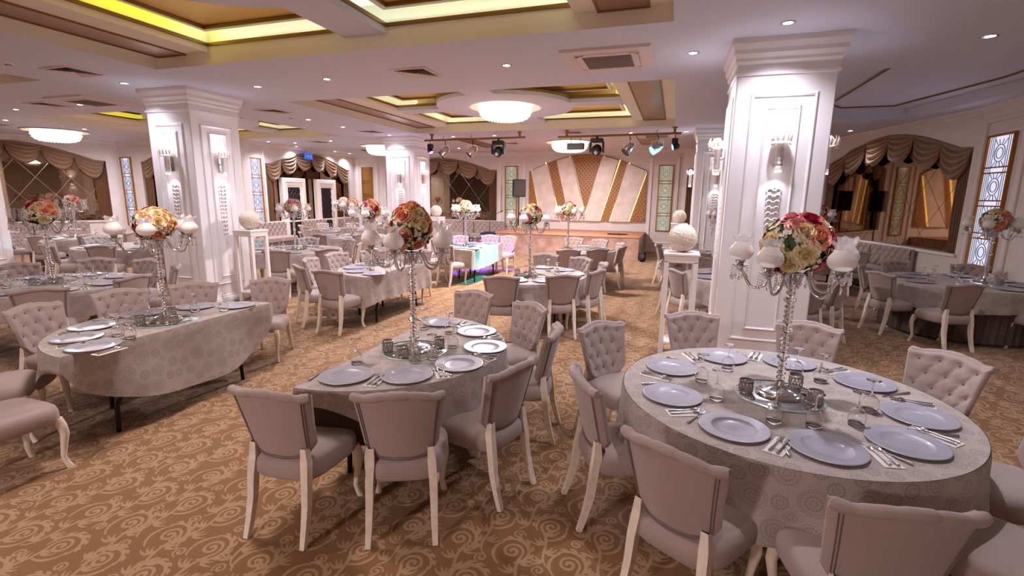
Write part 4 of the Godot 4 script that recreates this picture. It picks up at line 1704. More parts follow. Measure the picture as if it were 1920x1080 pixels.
# ---------------------------------------------------------------- ceiling fittings
func make_chandelier(at: Vector2, y: float, label: String, energy: float) -> void:
	var t := thing("crystal_chandelier", label, "chandelier", Vector3(at.x, y, at.y), 0.0, "bowl chandeliers")
	var ring := Shape.new()
	ring.lathe([Vector2(0.70, 0.0), Vector2(0.74, -0.012), Vector2(0.74, -0.02), Vector2(0.69, -0.026), Vector2(0.68, 0.0)], 56)
	put("gilt_ring", ring, M.cream, t)
	var plate := Shape.new()
	plate.lathe([Vector2(0.685, -0.004), Vector2(0.50, -0.006), Vector2(0.0, -0.006)], 56)
	put("reflector_plate", plate, M.cove, t)
	var bowl := Shape.new()
	bowl.lathe([Vector2(0.0, -0.285), Vector2(0.22, -0.282), Vector2(0.36, -0.265), Vector2(0.44, -0.235), Vector2(0.49, -0.19), Vector2(0.52, -0.13), Vector2(0.535, -0.06), Vector2(0.53, -0.015)], 56, Vector3.ZERO, 9.0)
	put("bowl_light", bowl, M.chandelier, t)
	var beads := Shape.new()
	for q in [[0.50, -0.185, 40], [0.455, -0.235, 36], [0.38, -0.27, 30], [0.27, -0.287, 22], [0.15, -0.292, 12], [0.53, -0.12, 44]]:
		for i in q[2]:
			var a: float = TAU * i / q[2]
			beads.ball(Vector3(cos(a) * q[0], q[1], sin(a) * q[0]), 0.018, 5)
	put("crystal_beads", beads, M.bead, t)
	area(t, Vector3(0, -0.315, 0), Vector3(-90, 0, 0), Vector2(0.5, 0.5), energy, CHAND_COLOR)


func make_fittings() -> void:
	M.chandelier = glow(Color.WHITE, 2.6)
	var cn := FastNoiseLite.new()
	cn.seed = 3
	cn.noise_type = FastNoiseLite.TYPE_CELLULAR
	cn.frequency = 0.16
	var ci := cn.get_seamless_image(128, 128)
	ci.convert(Image.FORMAT_RGB8)
	var cd := ci.get_data()
	for k in 128 * 128:
		var t := clampf((cd[k * 3] / 255.0 - 0.15) * 1.5, 0.0, 1.0)
		cd[k * 3] = int(255 * lerpf(0.62, 1.0, t))
		cd[k * 3 + 1] = int(255 * lerpf(0.53, 0.97, t))
		cd[k * 3 + 2] = int(255 * lerpf(0.50, 0.94, t))
	M.chandelier.emission_texture = ImageTexture.create_from_image(Image.create_from_data(128, 128, false, Image.FORMAT_RGB8, cd))
	M.chandelier.emission_operator = BaseMaterial3D.EMISSION_OP_MULTIPLY
	M.chandelier.uv1_triplanar = true
	M.chandelier.uv1_scale = Vector3.ONE / 0.5
	M.bead = glow(Color(1.0, 0.95, 0.92), 1.6)
	make_chandelier(Vector2(-3.45, -2.8), 3.69, "lit crystal bowl chandelier over the half-round rose tables", CHAND * 0.42)
	make_chandelier(Vector2(-3.42, -9.8), 3.69, "lit crystal bowl chandelier in the round plate before the stage lights", CHAND * 2.3)
	make_chandelier(Vector2(-11.5, -9.8), 3.69, "lit crystal bowl chandelier behind the sconce pillar", CHAND)
	make_chandelier(Vector2(-16.3, -9.3), 3.5, "lit crystal bowl chandelier close to the side bay mirror", CHAND * 0.7)
	make_chandelier(Vector2(-9.6, -14.9), 3.5, "lit crystal bowl chandelier over the tables by the padded doors", CHAND)
	make_chandelier(Vector2(-3.15, -14.9), 3.5, "lit crystal bowl chandelier directly in front of the stage arch", CHAND)
	make_chandelier(Vector2(-12.3, -2.8), 3.69, "lit crystal bowl chandelier over the round tables of the side hall", CHAND * 0.8)
	make_chandelier(Vector2(-3.45, 4.2), 3.69, "lit crystal bowl chandelier over the entrance end of the aisle", CHAND * 2.4)
	# recessed spots
	var m := model("ceiling_downlight", "downlight")
	var rim := Shape.new()
	rim.lathe([Vector2(0.045, 0.02), Vector2(0.045, -0.006), Vector2(0.062, -0.008), Vector2(0.066, 0.0)], 20)
	put("rim", rim, M.chrome, m)
	var lens := Shape.new()
	lens.lathe([Vector2(0, -0.004), Vector2(0.044, -0.004), Vector2(0.044, 0.0)], 18)
	put("lens_light", lens, glow(Color(0.95, 0.97, 1.0), 8.0), m)
	var spots := [[0.86, -5.42, 1.5], [2.81, -6.38], [0.06, -6.2, 1.8], [-2.13, -6.14, 2.2], [-4.84, -6.16, 2.0], [-6.23, -6.29, 1.5], [-8.05, -5.57], [3.76, -13.85], [-10.87, -6.66], [-12.86, -6.7], [-15.08, -7.62], [-7.86, -10.5], [-15.06, -9.25], [-7.85, -9.29], [-12.5, -12.9], [-11.9, -13.4], [-12.75, -14.4], [-10.28, -13.1], [-12.7, -16.4], [-12.7, -17.3], [-6.03, -12.9], [-4.81, -12.92], [-7.32, -16.11], [-7.63, -12.2], [-1.22, -13.14], [0.1, -13.2], [-7.7, -1.2], [0.8, -3.5, 1.7], [3.4, -3.6, 0.2]]
	for i in spots.size():
		var q: Array = spots[i]
		var o := copy(m, "recessed ceiling spotlight " + SPOT_PLACES[i], Vector3(q[0], CEIL, q[1]), 0.0, "recessed ceiling spotlights")
		spot(o, Vector3(0, -0.012, 0), Vector3(0, -1, 0), DOWN * q[2] if q.size() > 2 else DOWN, 62, Color(0.93, 0.93, 1.0), 0.04, 1.0)
	# square air diffusers
	var v := model("ceiling_vent", "vent")
	var fr := Shape.new()
	fr.xf = Transform3D(Basis(Vector3.RIGHT, Vector3.BACK, Vector3.DOWN), Vector3.ZERO)
	fr.frame(-0.27, -0.27, 0.27, 0.27, [Vector2(0, 0), Vector2(0.01, 0.012), Vector2(0.05, 0.012), Vector2(0.055, -0.004)])
	put("frame", fr, M.vent, v)
	var bk := Shape.new()
	bk.box(Vector3(0, -0.001, 0), Vector3(0.46, 0.002, 0.46))
	put("backing", bk, M.grille, v)
	for k in 5:
		var sl := Shape.new()
		var e := 0.215 - k * 0.042
		sl.xf = fr.xf
		sl.frame(-e, -e, e, e, [Vector2(0.0, 0.018), Vector2(0.026, 0.004), Vector2(0.028, 0.006)])
		put("slat", sl, M.vent, v)
	var vents := [[-3.42, -6.18, "between the two lit coffers"], [-7.95, -4.86, "near the smoke detector by the first pillar row"], [-7.75, -8.2, "behind the sconce pillar"], [-7.72, -11.46, "before the pillar by the stage mirror"], [-2.65, -12.8, "just past the light rail"], [-5.0, -14.9, "beside the chandelier at the stage"], [-11.5, -6.5, "in the side hall between two spotlights"], [-10.9, -13.3, "by the padded doors"], [-16.3, -8.0, "at the side bay chandelier"]]
	for q in vents:
		copy(v, "square white louvred ceiling vent " + q[2], Vector3(q[0], CEIL - 0.002, q[1]), 0.0, "louvred ceiling vents")
	var ac := model("ceiling_air_conditioner", "air conditioner")
	var f := Shape.new()
	f.xf = fr.xf
	f.frame(-0.5, -0.48, 0.5, 0.48, [Vector2(0, 0), Vector2(0.01, 0.03), Vector2(0.14, 0.035), Vector2(0.15, 0.02), Vector2(0.18, 0.02), Vector2(0.185, 0.04), Vector2(0.23, 0.042)])
	put("casing", f, M.vent, ac)
	var gr := Shape.new()
	gr.box(Vector3(0, -0.034, 0), Vector3(0.56, 0.016, 0.52))
	for k in 16:
		gr.box(Vector3(0, -0.045, -0.24 + k * 0.032), Vector3(0.54, 0.008, 0.012))
	put("intake_grille", gr, M.grey_mesh, ac)
	for k in 4:
		var fl := Shape.new()
		fl.xf = Transform3D(Basis(Vector3.UP, k * PI / 2), Vector3.ZERO)
		fl.rbox(Vector3(0, -0.036, 0.325), Vector3(0.5, 0.012, 0.05), 0.003)
		fl.box(Vector3(0, -0.03, 0.36), Vector3(0.52, 0.008, 0.012))
		put("louvre_flap", fl, M.vent if k % 2 else M.vent, ac)
	for q in [[-0.87, -6.18, "next to the panelled pillar"], [-10.2, -6.45, "in the side hall behind the sconce pillar"], [-0.6, -13.7, "beyond the light rail near the stage"], [-13.5, -11.0, "over the inner corner of the side bay"]]:
		copy(ac, "square white ceiling cassette air conditioner " + q[2], Vector3(q[0], CEIL, q[1]), 0.0, "ceiling air conditioners")
	var sm := model("smoke_detector", "smoke detector")
	var ss := Shape.new()
	ss.lathe([Vector2(0, -0.045), Vector2(0.03, -0.045), Vector2(0.035, -0.03), Vector2(0.05, -0.024), Vector2(0.055, 0.0)], 20)
	put("housing", ss, M.white_paint, sm)
	var sr := Shape.new()
	sr.lathe([Vector2(0.033, -0.04), Vector2(0.037, -0.036), Vector2(0.037, -0.032), Vector2(0.034, -0.03)], 16)
	put("sensor_slots", sr, M.grille, sm)
	for q in [[-8.25, -4.3, "ahead of the first pillar row"], [-7.96, -8.9, "between the second vent and spotlight"], [-15.2, -8.8, "beside the side bay chandelier"]]:
		copy(sm, "small white smoke detector on the ceiling " + q[2], Vector3(q[0], CEIL, q[1]), 0.0, "smoke detectors")


# ---------------------------------------------------------------- stage end
func make_stage() -> void:
	var t := thing("stage", "low marble-faced stage with a salmon floor in front of the arch", "stage", Vector3(-3.32, 0, -16.62))
	for k in 5:
		var s := Shape.new()
		s.rbox(Vector3(-2.32 + 0.464 + k * 0.928, 0.335, 1.30), Vector3(0.925, 0.67, 0.03), 0.004)
		put("marble_panel", s, M.marble, t)
	for sx: float in [-1, 1]:
		for k in 3:
			var s := Shape.new()
			s.rbox(Vector3(sx * 2.305, 0.335, -0.88 + k * 0.868), Vector3(0.03, 0.67, 0.865), 0.004)
			put("marble_panel", s, M.marble, t)
	var top := Shape.new()
	top.rbox(Vector3(0, 0.685, 0.0), Vector3(4.70, 0.03, 2.68), 0.006)
	put("floor_deck", top, M.stage_floor, t)
	# the arched backdrop
	var d := thing("stage_backdrop", "arched backdrop of white marble and gold tufted V-shaped panels", "backdrop", Vector3(0, 0, -18.0))
	var x0 := -5.28
	var x1 := -1.03
	var arch := PackedVector2Array([Vector2(x0, 1.03), Vector2(x1, 1.03), Vector2(x1, 2.75)])
	for i in 25:
		var q := i / 24.0
		arch.append(Vector2(lerpf(x1, x0, q), 2.78 + 0.58 * sin(PI * q)))
	var b := Shape.new()
	b.prism(arch.duplicate(), 0.0, 0.04)
	put("backing_board", b, M.marble_white, d)
	var whites := [[Vector2(-5.22, 2.9), Vector2(-4.78, 1.03), Vector2(-4.06, 1.03), Vector2(-4.74, 3.6), Vector2(-5.3, 3.6)], [Vector2(-4.36, 3.6), Vector2(-3.7, 1.03), Vector2(-3.17, 1.03), Vector2(-3.15, 1.30), Vector2(-3.80, 3.6)], [Vector2(-3.12, 1.03), Vector2(-2.60, 1.03), Vector2(-1.93, 3.6), Vector2(-2.50, 3.6), Vector2(-3.12, 1.32)], [Vector2(-1.58, 3.6), Vector2(-2.22, 1.03), Vector2(-1.58, 1.03), Vector2(-1.03, 2.8), Vector2(-1.03, 3.6)]]
	for q in whites:
		for p in Geometry2D.intersect_polygons(PackedVector2Array(q), arch):
			var s := Shape.new()
			s.prism(p, 0.04, 0.12)
			put("marble_panel", s, M.marble_white, d)
	var golds := [[Vector2(-3.75, 3.6), Vector2(-2.54, 3.6), Vector2(-3.14, 1.36)], [Vector2(-4.71, 3.6), Vector2(-4.04, 1.03), Vector2(-3.72, 1.03), Vector2(-4.38, 3.6)], [Vector2(-5.28, 3.0), Vector2(-5.28, 1.03), Vector2(-4.81, 1.03), Vector2(-5.25, 2.9)], [Vector2(-1.9, 3.6), Vector2(-2.57, 1.03), Vector2(-2.24, 1.03), Vector2(-1.60, 3.6)], [Vector2(-1.03, 2.74), Vector2(-1.03, 1.03), Vector2(-1.55, 1.03)]]
	for q in golds:
		for p in Geometry2D.intersect_polygons(PackedVector2Array(q), arch):
			var s := Shape.new()
			s.prism(p, 0.04, 0.075)
			var go := put("gold_tufted_panel", s, M.tuft_gold, d)
			var bt := Shape.new()
			var count := 0
			var inner := Geometry2D.offset_polygon(p, -0.03)
			for iy in 40:
				for ix in 60:
					var c := Vector2(-5.3 + ix * 0.13 + (0.065 if iy % 2 else 0.0), 1.08 + iy * 0.075)
					var ok := false
					for ip in inner:
						ok = ok or Geometry2D.is_point_in_polygon(c, ip)
					if ok:
						bt.ball(Vector3(c.x, c.y, 0.078), 0.017, 6)
						count += 1
			if count:
				put("tuft_buttons", bt, M.button_dark, go)
	var led := glow(Color(1.0, 0.90, 0.45), 2.2)
	for q in [[Vector2(-3.77, 3.33), Vector2(-3.16, 1.33)], [Vector2(-2.52, 3.31), Vector2(-3.12, 1.33)], [Vector2(-4.66, 3.12), Vector2(-4.05, 1.05)], [Vector2(-2.24, 1.05), Vector2(-1.64, 3.08)], [Vector2(-5.20, 2.85), Vector2(-4.80, 1.05)], [Vector2(-1.56, 1.05), Vector2(-1.06, 2.72)], [Vector2(-2.59, 1.05), Vector2(-1.97, 3.18)]]:
		var s := Shape.new()
		s.tube([Vector3(q[0].x, q[0].y, 0.085), Vector3(q[1].x, q[1].y, 0.085)], 0.011, 6)
		put("led_edge_light", s, led, d)
	var gilt := Shape.new()
	var line := []
	for i in 25:
		var q := i / 24.0
		line.append(Vector3(lerpf(x1, x0, q), 2.79 + 0.59 * sin(PI * q), 0.05))
	gilt.tube(line, 0.018, 6)
	put("arch_moulding", gilt, M.grey_mesh, d)
	# loudspeaker on its stand, sub-bass box, floor wedge, microphone stands
	var cab: Shape
	var gril: Shape
	for q in [[-5.45, 0.70, -17.2, 25.0, "at the stage corner", "mounted at the stage corner"], [1.45, 0.35, -16.9, -35.0, "in front of the curtained arch past the stage", "mounted before the curtained arch past the stage"]]:
		var sp := thing("speaker_stand", "black tripod speaker stand " + q[4], "stand", Vector3(q[0], q[1] if q[1] > 0.5 else 0.0, q[2]))
		var tall: float = 1.16 + (0.0 if q[1] > 0.5 else 0.4)
		var pole := Shape.new()
		pole.tube([Vector3(0, 0.12, 0), Vector3(0, tall, 0)], 0.02, 8)
		put("pole", pole, M.black_metal, sp)
		for k in 3:
			var a := TAU * k / 3.0
			var l := Shape.new()
			l.tube([Vector3(0, 0.42, 0), Vector3(cos(a) * 0.36, 0.0, sin(a) * 0.36)], 0.012, 6)
			put("leg", l, M.black_metal, sp)
		var lb := thing("loudspeaker", "black box loudspeaker " + q[5], "speaker", sp.position + Vector3(0, tall, 0), q[3])
		cab = Shape.new()
		cab.rbox(Vector3(0, 0.31, 0), Vector3(0.44, 0.62, 0.36), 0.02)
		put("cabinet", cab, M.black, lb)
		gril = Shape.new()
		gril.rbox(Vector3(0, 0.31, 0.182), Vector3(0.39, 0.56, 0.012), 0.004)
		put("grille", gril, M.grille, lb)
	var sub := thing("subwoofer", "black bass speaker cabinet on the carpet beside the stage", "speaker", Vector3(-6.02, 0, -15.75))
	cab = Shape.new()
	cab.rbox(Vector3(0, 0.33, 0), Vector3(0.5, 0.66, 0.55), 0.02)
	put("cabinet", cab, M.black, sub)
	gril = Shape.new()
	gril.rbox(Vector3(0, 0.33, 0.278), Vector3(0.44, 0.58, 0.012), 0.004)
	put("grille", gril, M.grille, sub)
	var wd := thing("floor_monitor", "small black round-topped speaker on the carpet at the stage end", "speaker", Vector3(-0.86, 0, -15.05))
	cab = Shape.new()
	cab.rbox(Vector3(0, 0.16, 0), Vector3(0.2, 0.32, 0.2), 0.05)
	put("cabinet", cab, M.black, wd)
	gril = Shape.new()
	gril.lathe([Vector2(0.0, 0.0), Vector2(0.06, 0.0), Vector2(0.075, 0.012), Vector2(0.0, 0.016)], 16)
	put("grille", gril, M.grille, wd)
	wd.get_node("grille").rotation.x = PI / 2
	wd.get_node("grille").position = Vector3(0, 0.18, 0.096)
	for q in [[-6.75, -15.2, 30.0, "nearer the turquoise-lit table"], [-6.35, -16.6, -20.0, "nearer the subwoofer"]]:
		var ms := thing("microphone_stand", "thin black boom microphone stand " + q[3], "stand", Vector3(q[0], 0, q[1]), q[2], "microphone stands")
		var po := Shape.new()
		po.tube([Vector3(0, 0.02, 0), Vector3(0, 1.12, 0)], 0.011, 6)
		po.lathe([Vector2(0, 0), Vector2(0.13, 0), Vector2(0.13, 0.012), Vector2(0.02, 0.03), Vector2(0, 0.03)], 18)
		put("pole", po, M.black_metal, ms)
		var bo := Shape.new()
		bo.tube([Vector3(-0.2, 1.0, 0), Vector3(0.45, 1.32, 0)], 0.009, 6)
		put("boom", bo, M.black_metal, ms)
		var mc := Shape.new()
		mc.tube([Vector3(0.43, 1.31, 0), Vector3(0.53, 1.35, 0), Vector3(0.57, 1.365, 0), Vector3(0.60, 1.37, 0)], [0.012, 0.016, 0.026, 0.018], 8)
		put("microphone", mc, M.grille, ms)
	var cb := thing("cable_coil", "tangle of dark cables lying on the stage floor", "cable", Vector3(-1.75, 0.702, -16.2))
	var cs := Shape.new()
	var g := RandomNumberGenerator.new()
	g.seed = 6
	for k in 3:
		var pts := []
		for i in 40:
			var a := i * 0.6 + k
			pts.append(Vector3(cos(a) * (0.12 + 0.006 * i) + g.randf() * 0.02, 0.008 + 0.008 * (i % 3), sin(a) * 0.10 + k * 0.06))
		cs.tube(pts, 0.007, 5)
	put("loops", cs, M.black, cb)


func make_rail_lights() -> void:
	for q in [[-6.6, -3.75, "over the pillar side of the dance floor"], [-2.9, 0.0, "over the flower-stand side of the dance floor"]]:
		var t := thing("lighting_rail", "brass-coloured ceiling rail carrying stage lights " + q[2], "rail", Vector3(0, 0, -12.3), 0.0, "stage lighting rails")
		var b := Shape.new()
		b.tube([Vector3(q[0], 3.34, 0), Vector3(q[1], 3.36, 0)], 0.026, 8)
		put("rail", b, M.brass, t)
		for x: float in [q[0] + 0.22, q[1] - 0.15]:
			var h := Shape.new()
			h.lathe([Vector2(0.03, 3.34), Vector2(0.03, 3.46), Vector2(0.06, 3.48), Vector2(0.06, 3.5)], 10, Vector3(x, 0, 0))
			put("ceiling_bracket", h, M.brass, t)
	var z := -12.3
	# moving heads
	for q in [[-4.47, "between the chrome cans and rail end"], [-1.93, "beside the strobe bar"]]:
		var t := thing("moving_head_light", "black moving-head stage light hanging " + q[1], "stage light", Vector3(q[0], 3.33, z), 0.0, "moving-head lights")
		var b := Shape.new()
		b.rbox(Vector3(0, -0.09, 0), Vector3(0.30, 0.10, 0.20), 0.02)
		b.tube([Vector3(0, 0.02, 0), Vector3(0, -0.05, 0)], 0.03, 8)
		put("base", b, M.black, t)
		for sx: float in [-1, 1]:
			var a := Shape.new()
			a.prism(PackedVector2Array([Vector2(-0.06, -0.13), Vector2(0.06, -0.13), Vector2(0.085, -0.24), Vector2(0.06, -0.38), Vector2(-0.06, -0.38), Vector2(-0.085, -0.24)]), -0.018, 0.018)
			var o := put("yoke_arm", a, M.black, t)
			o.rotation.y = PI / 2
			o.position.x = sx * 0.155
		var h := Shape.new()
		h.tube([Vector3(0, -0.26, -0.09), Vector3(0, -0.31, 0.0), Vector3(0, -0.37, 0.10), Vector3(0, -0.385, 0.125)], [0.10, 0.125, 0.105, 0.075], 16)
		put("head", h, M.black, t)
		var l := Shape.new()
		l.ball(Vector3(0, -0.382, 0.12), 0.055, 12)
		put("front_lens", l, M.tray, t)
	# chrome par cans
	var lit := Color(0.25, 0.95, 1.0)
	for q in [[-6.0, 0, "next to the violet lamp"], [-5.2, 0, "between a can and moving head"], [-1.16, 0, "beside the moving head, unlit"], [-0.52, 1, "glowing turquoise"]]:
		var t := thing("par_can_light", "polished chrome can stage light " + q[2], "stage light", Vector3(q[0], 3.33, z), 0.0, "chrome can lights")
		var w := Shape.new()
		w.tube([Vector3(0, 0.0, 0), Vector3(0.02, -0.10, 0.0), Vector3(0, -0.14, 0)], 0.008, 6)
		w.tube([Vector3(0, 0.12, 0.02), Vector3(-0.05, 0.04, 0.01), Vector3(0.03, -0.06, 0), Vector3(0, -0.16, -0.04)], 0.007, 5)
		put("cable", w, M.black, t)
		var y := Shape.new()
		y.tube([Vector3(-0.13, -0.30, 0), Vector3(-0.13, -0.15, 0), Vector3(0, -0.13, 0), Vector3(0.13, -0.15, 0), Vector3(0.13, -0.30, 0)], 0.009, 6)
		put("yoke", y, M.white_paint, t)
		var c := Shape.new()
		var d := Vector3(-0.5, -0.6, 0.35).normalized()
		if q[1] == 1:
			d = (Vector3(-4.1, 0.6, -10.4) - Vector3(q[0], 3.05, z)).normalized()
		var o := Vector3(0, -0.29, 0)
		c.tube([o - d * 0.15, o - d * 0.12, o - d * 0.02, o + d * 0.05, o + d * 0.14], [0.05, 0.08, 0.10, 0.112, 0.112], 18, false)
		put("can", c, M.chrome, t)
		var e := Shape.new()
		e.tube([o + d * 0.10, o + d * 0.115], 0.10, 18)
		put("lens_light" if q[1] else "lens", e, glow(lit, 5.0) if q[1] else M.grille, t)
		if q[1]:
			spot(t, o + d * 0.135, d, 42.0, 9.5, lit, 0.06, 0.5)
	# small led pars
	for q in [[-6.43, Color(0.35, 0.25, 1.0), Vector3(-4.35, 0, -11.3), "glowing violet blue", 85.0, 16.0], [-0.13, Color(0.35, 0.9, 1.0), Vector3(-8.2, 0.7, -9.4), "glowing pale cyan", 60.0, 8.0]]:
		var t := thing("led_par_light", "small black stage lamp on the rail " + q[3], "stage light", Vector3(q[0], 3.33, z))
		var b := Shape.new()
		b.tube([Vector3(0, 0, 0), Vector3(0, -0.08, 0)], 0.01, 6)
		b.rbox(Vector3(0, -0.14, 0), Vector3(0.14, 0.12, 0.12), 0.015)
		put("housing", b, M.black, t)
		var o := Vector3(0, -0.27, 0)
		var d: Vector3 = (q[2] - Vector3(q[0], 3.06, z)).normalized()
		var c := Shape.new()
		c.tube([o - d * 0.10, o - d * 0.06, o + d * 0.06], [0.05, 0.07, 0.075], 14, false)
		put("can", c, M.black, t)
		var e := Shape.new()
		e.tube([o + d * 0.035, o + d * 0.045], 0.068, 14)
		put("lens_light", e, glow(q[1], 6.0), t)
		spot(t, o + d * 0.07, d, q[4], q[5], q[1], 0.05, 0.5)
	var sb := thing("strobe_light", "flat black strobe bar hanging before the chandelier", "stage light", Vector3(-2.45, 3.33, z))
	var s := Shape.new()
	s.rbox(Vector3(0, -0.22, 0), Vector3(0.42, 0.15, 0.10), 0.01)
	put("housing", s, M.black, sb)
	var hk := Shape.new()
	for x: float in [-0.12, 0.12]:
		hk.tube([Vector3(x, 0.0, 0), Vector3(x, -0.15, 0)], 0.008, 6)
	put("hooks", hk, M.black_metal, sb)
	var gls := Shape.new()
	gls.rbox(Vector3(0, -0.22, 0.052), Vector3(0.38, 0.11, 0.006), 0.002)
	put("front_glass", gls, M.grille, sb)


# ---------------------------------------------------------------- doors, sign, wall benches
func make_doors() -> void:
	var w := wall_frame(Vector2(-13.0, -12.2), Vector2(-13.0, -18.0))
	for q in [[1.63, 2.75, 1], [3.35, 4.45, 2]]:
		var t := structure("door_%d" % q[2])
		t.transform = w * Transform3D(Basis.IDENTITY, Vector3(0, 0, 0.005))
		t.set_meta("label", ["padded dark door in a white frame closer to the lit lattice", "padded dark door in a white frame closer to the stage"][q[2] - 1])
		var f := Shape.new()
		f.frame(q[0], 0.0, q[1], 2.42, [Vector2(0, -0.1), Vector2(0, 0.06), Vector2(0.03, 0.07), Vector2(0.14, 0.07), Vector2(0.16, 0.04), Vector2(0.16, -0.02)])
		put("door_frame", f, M.white_paint, t)
		var leaf := Shape.new()
		leaf.frame(q[0] + 0.16, 0.0, q[1] - 0.16, 2.26, [Vector2(0, 0.0), Vector2(0, 0.025), Vector2(0.10, 0.025), Vector2(0.11, 0.0)])
		leaf.box(Vector3((q[0] + q[1]) / 2, 1.13, -0.01), Vector3(q[1] - q[0] - 0.34, 2.24, 0.03))
		var lo := put("door_leaf", leaf, M.white_paint, t)
		var p := []
		var a: float = q[0] + 0.28
		var b: float = q[1] - 0.28
		for i in 25:
			var col := []
			for j in 49:
				var x := lerpf(a, b, i / 24.0)
				var y := lerpf(0.14, 2.1, j / 48.0)
				var h := absf(sin((x / 0.16 + y / 0.22) * PI)) * absf(sin((x / 0.16 - y / 0.22) * PI))
				col.append(Vector3(x, y, 0.012 + 0.03 * pow(h, 0.5)))
			p.append(col)
		var quilt := Shape.new()
		quilt.grid(p)
		put("quilted_panel", quilt, M.quilt, lo)
		var hd := Shape.new()
		hd.tube([Vector3(q[1] - 0.22, 0.95, 0.03), Vector3(q[1] - 0.22, 0.95, 0.08), Vector3(q[1] - 0.22, 1.2, 0.08), Vector3(q[1] - 0.22, 1.2, 0.03)], 0.012, 6)
		put("handle", hd, M.brass, lo)
	var s := thing("exit_sign", "small blue glowing exit sign with white arrow above the padded doors", "sign", w * Vector3(2.75, 3.2, 0.28), 90)
	var b := Shape.new()
	b.rbox(Vector3(0, 0, 0), Vector3(0.40, 0.20, 0.03), 0.006)
	var blue := glow(Color(0.10, 0.42, 0.95), 0.7)
	blue.albedo_color = Color(0.05, 0.15, 0.4)
	put("panel_light", b, blue, s)
	var a := Shape.new()
	a.prism(PackedVector2Array([Vector2(-0.15, 0), Vector2(-0.08, 0.06), Vector2(-0.08, 0.025), Vector2(0.02, 0.025), Vector2(0.02, -0.025), Vector2(-0.08, -0.025), Vector2(-0.08, -0.06)]), 0.015, 0.018)
	a.prism(circle(Vector2(0.115, 0.055), 0.022, 12), 0.015, 0.018)
	a.prism(PackedVector2Array([Vector2(0.07, 0.02), Vector2(0.13, 0.03), Vector2(0.15, -0.02), Vector2(0.12, -0.07), Vector2(0.095, -0.07), Vector2(0.11, -0.02), Vector2(0.07, -0.04)]), 0.015, 0.018)
	put("pictogram", a, M.white_paint, s)
	var h := Shape.new()
	for x: float in [-0.15, 0.15]:
		h.tube([Vector3(x, 0.10, 0), Vector3(x, 0.3, 0)], 0.005, 5)
	put("hanger", h, M.silver, s)


func make_benches() -> void:
	var m := model("wall_bench", "bench")
	var b := Shape.new()
	b.rbox(Vector3(0, 0.15, 0), Vector3(1.28, 0.26, 0.5), 0.01)
	put("base", b, M.seam, m)
	var s := Shape.new()
	s.rbox(Vector3(0, 0.37, 0.01), Vector3(1.30, 0.18, 0.56), 0.035)
	put("seat", s, M.fabric, m)
	var bk := Shape.new()
	bk.rbox(Vector3(0, 0.66, -0.25), Vector3(1.30, 0.52, 0.08), 0.02)
	var p := []
	for i in 53:
		var col := []
		for j in 21:
			var x := lerpf(-0.64, 0.64, i / 52.0)
			var y := lerpf(0.44, 0.91, j / 20.0)
			var h := absf(sin((x / 0.20 + y / 0.24) * PI)) * absf(sin((x / 0.20 - y / 0.24) * PI))
			col.append(Vector3(x, y, -0.212 + 0.045 * pow(h, 0.5)))
		p.append(col)
	bk.grid(p)
	var bo := put("backrest", bk, M.fabric, m)
	var bt := Shape.new()
	for iy in 4:
		for ix in 7:
			var x := -0.6 + ix * 0.2 + (0.1 if iy % 2 else 0.0)
			if absf(x) < 0.62:
				bt.ball(Vector3(x, 0.48 + iy * 0.12, -0.205), 0.010, 6)
	put("tuft_buttons", bt, M.seam, bo)
	var walls := [[Vector2(-13.0, -12.2), Vector2(-13.0, -18.0), [0.95, 3.05, 5.1], "under the mirror of the padded doors"], [Vector2(-20.3, -6.7), Vector2(-17.75, -11.8), [1.4, 2.72, 4.04], "under the side bay mirror"], [Vector2(-13.0, -18.0), Vector2(0.15, -18.0), [2.2, 3.52, 4.84, 6.16], "under the mirror next to the stage"], [Vector2(3.85, -16.0), Vector2(5.02, -11.0), [0.75, 2.07, 3.39], "under the mirror over the side aisle"]]
	for q in walls:
		var w := wall_frame(q[0], q[1])
		for k in q[2].size():
			copy(m, "tufted grey wall bench, %s along the wall %s" % [ORD[k], q[3]], w * Vector3(q[2][k], 0, 0.34), rad_to_deg(w.basis.get_euler().y), "tufted benches " + q[3])


# ---------------------------------------------------------------- everything
const SPOT_PLACES := ["before the crimson-rose table pillar", "between that pillar and the unlit recess", "between the pillar and air conditioner", "between the two lit coffers by a vent", "at the corner of the lit coffers", "by the apricot-rose table pillar, coffer side", "in front of the apricot-rose table pillar", "over the table under the aisle mirror", "beside the side hall air conditioner", "over the way into the side hall", "over the side bay pillar", "over the round table by stage-side mirror, entrance side", "beside the side bay chandelier", "behind the apricot-rose table pillar", "over the lattice next to padded doors", "in front of the lattice near padded doors", "over the first padded door", "before the padded doors by a vent", "over the second padded door", "in the corner past the padded doors", "behind the violet stage lamp", "behind the first moving head", "over the wall benches near the stage", "against the pillar at the stage-side mirror", "behind the chrome cans near the stage", "against the pillar past the stage end", "over the clear-shade table's entrance side", "over the crimson-rose table", "over the side aisle entrance"]
const SCONCE := 0.19
const DOWN := 2.5
const CHAND := 11.5
const CHAND_COLOR := Color(1.0, 0.95, 0.97)
const COVE := 0.17


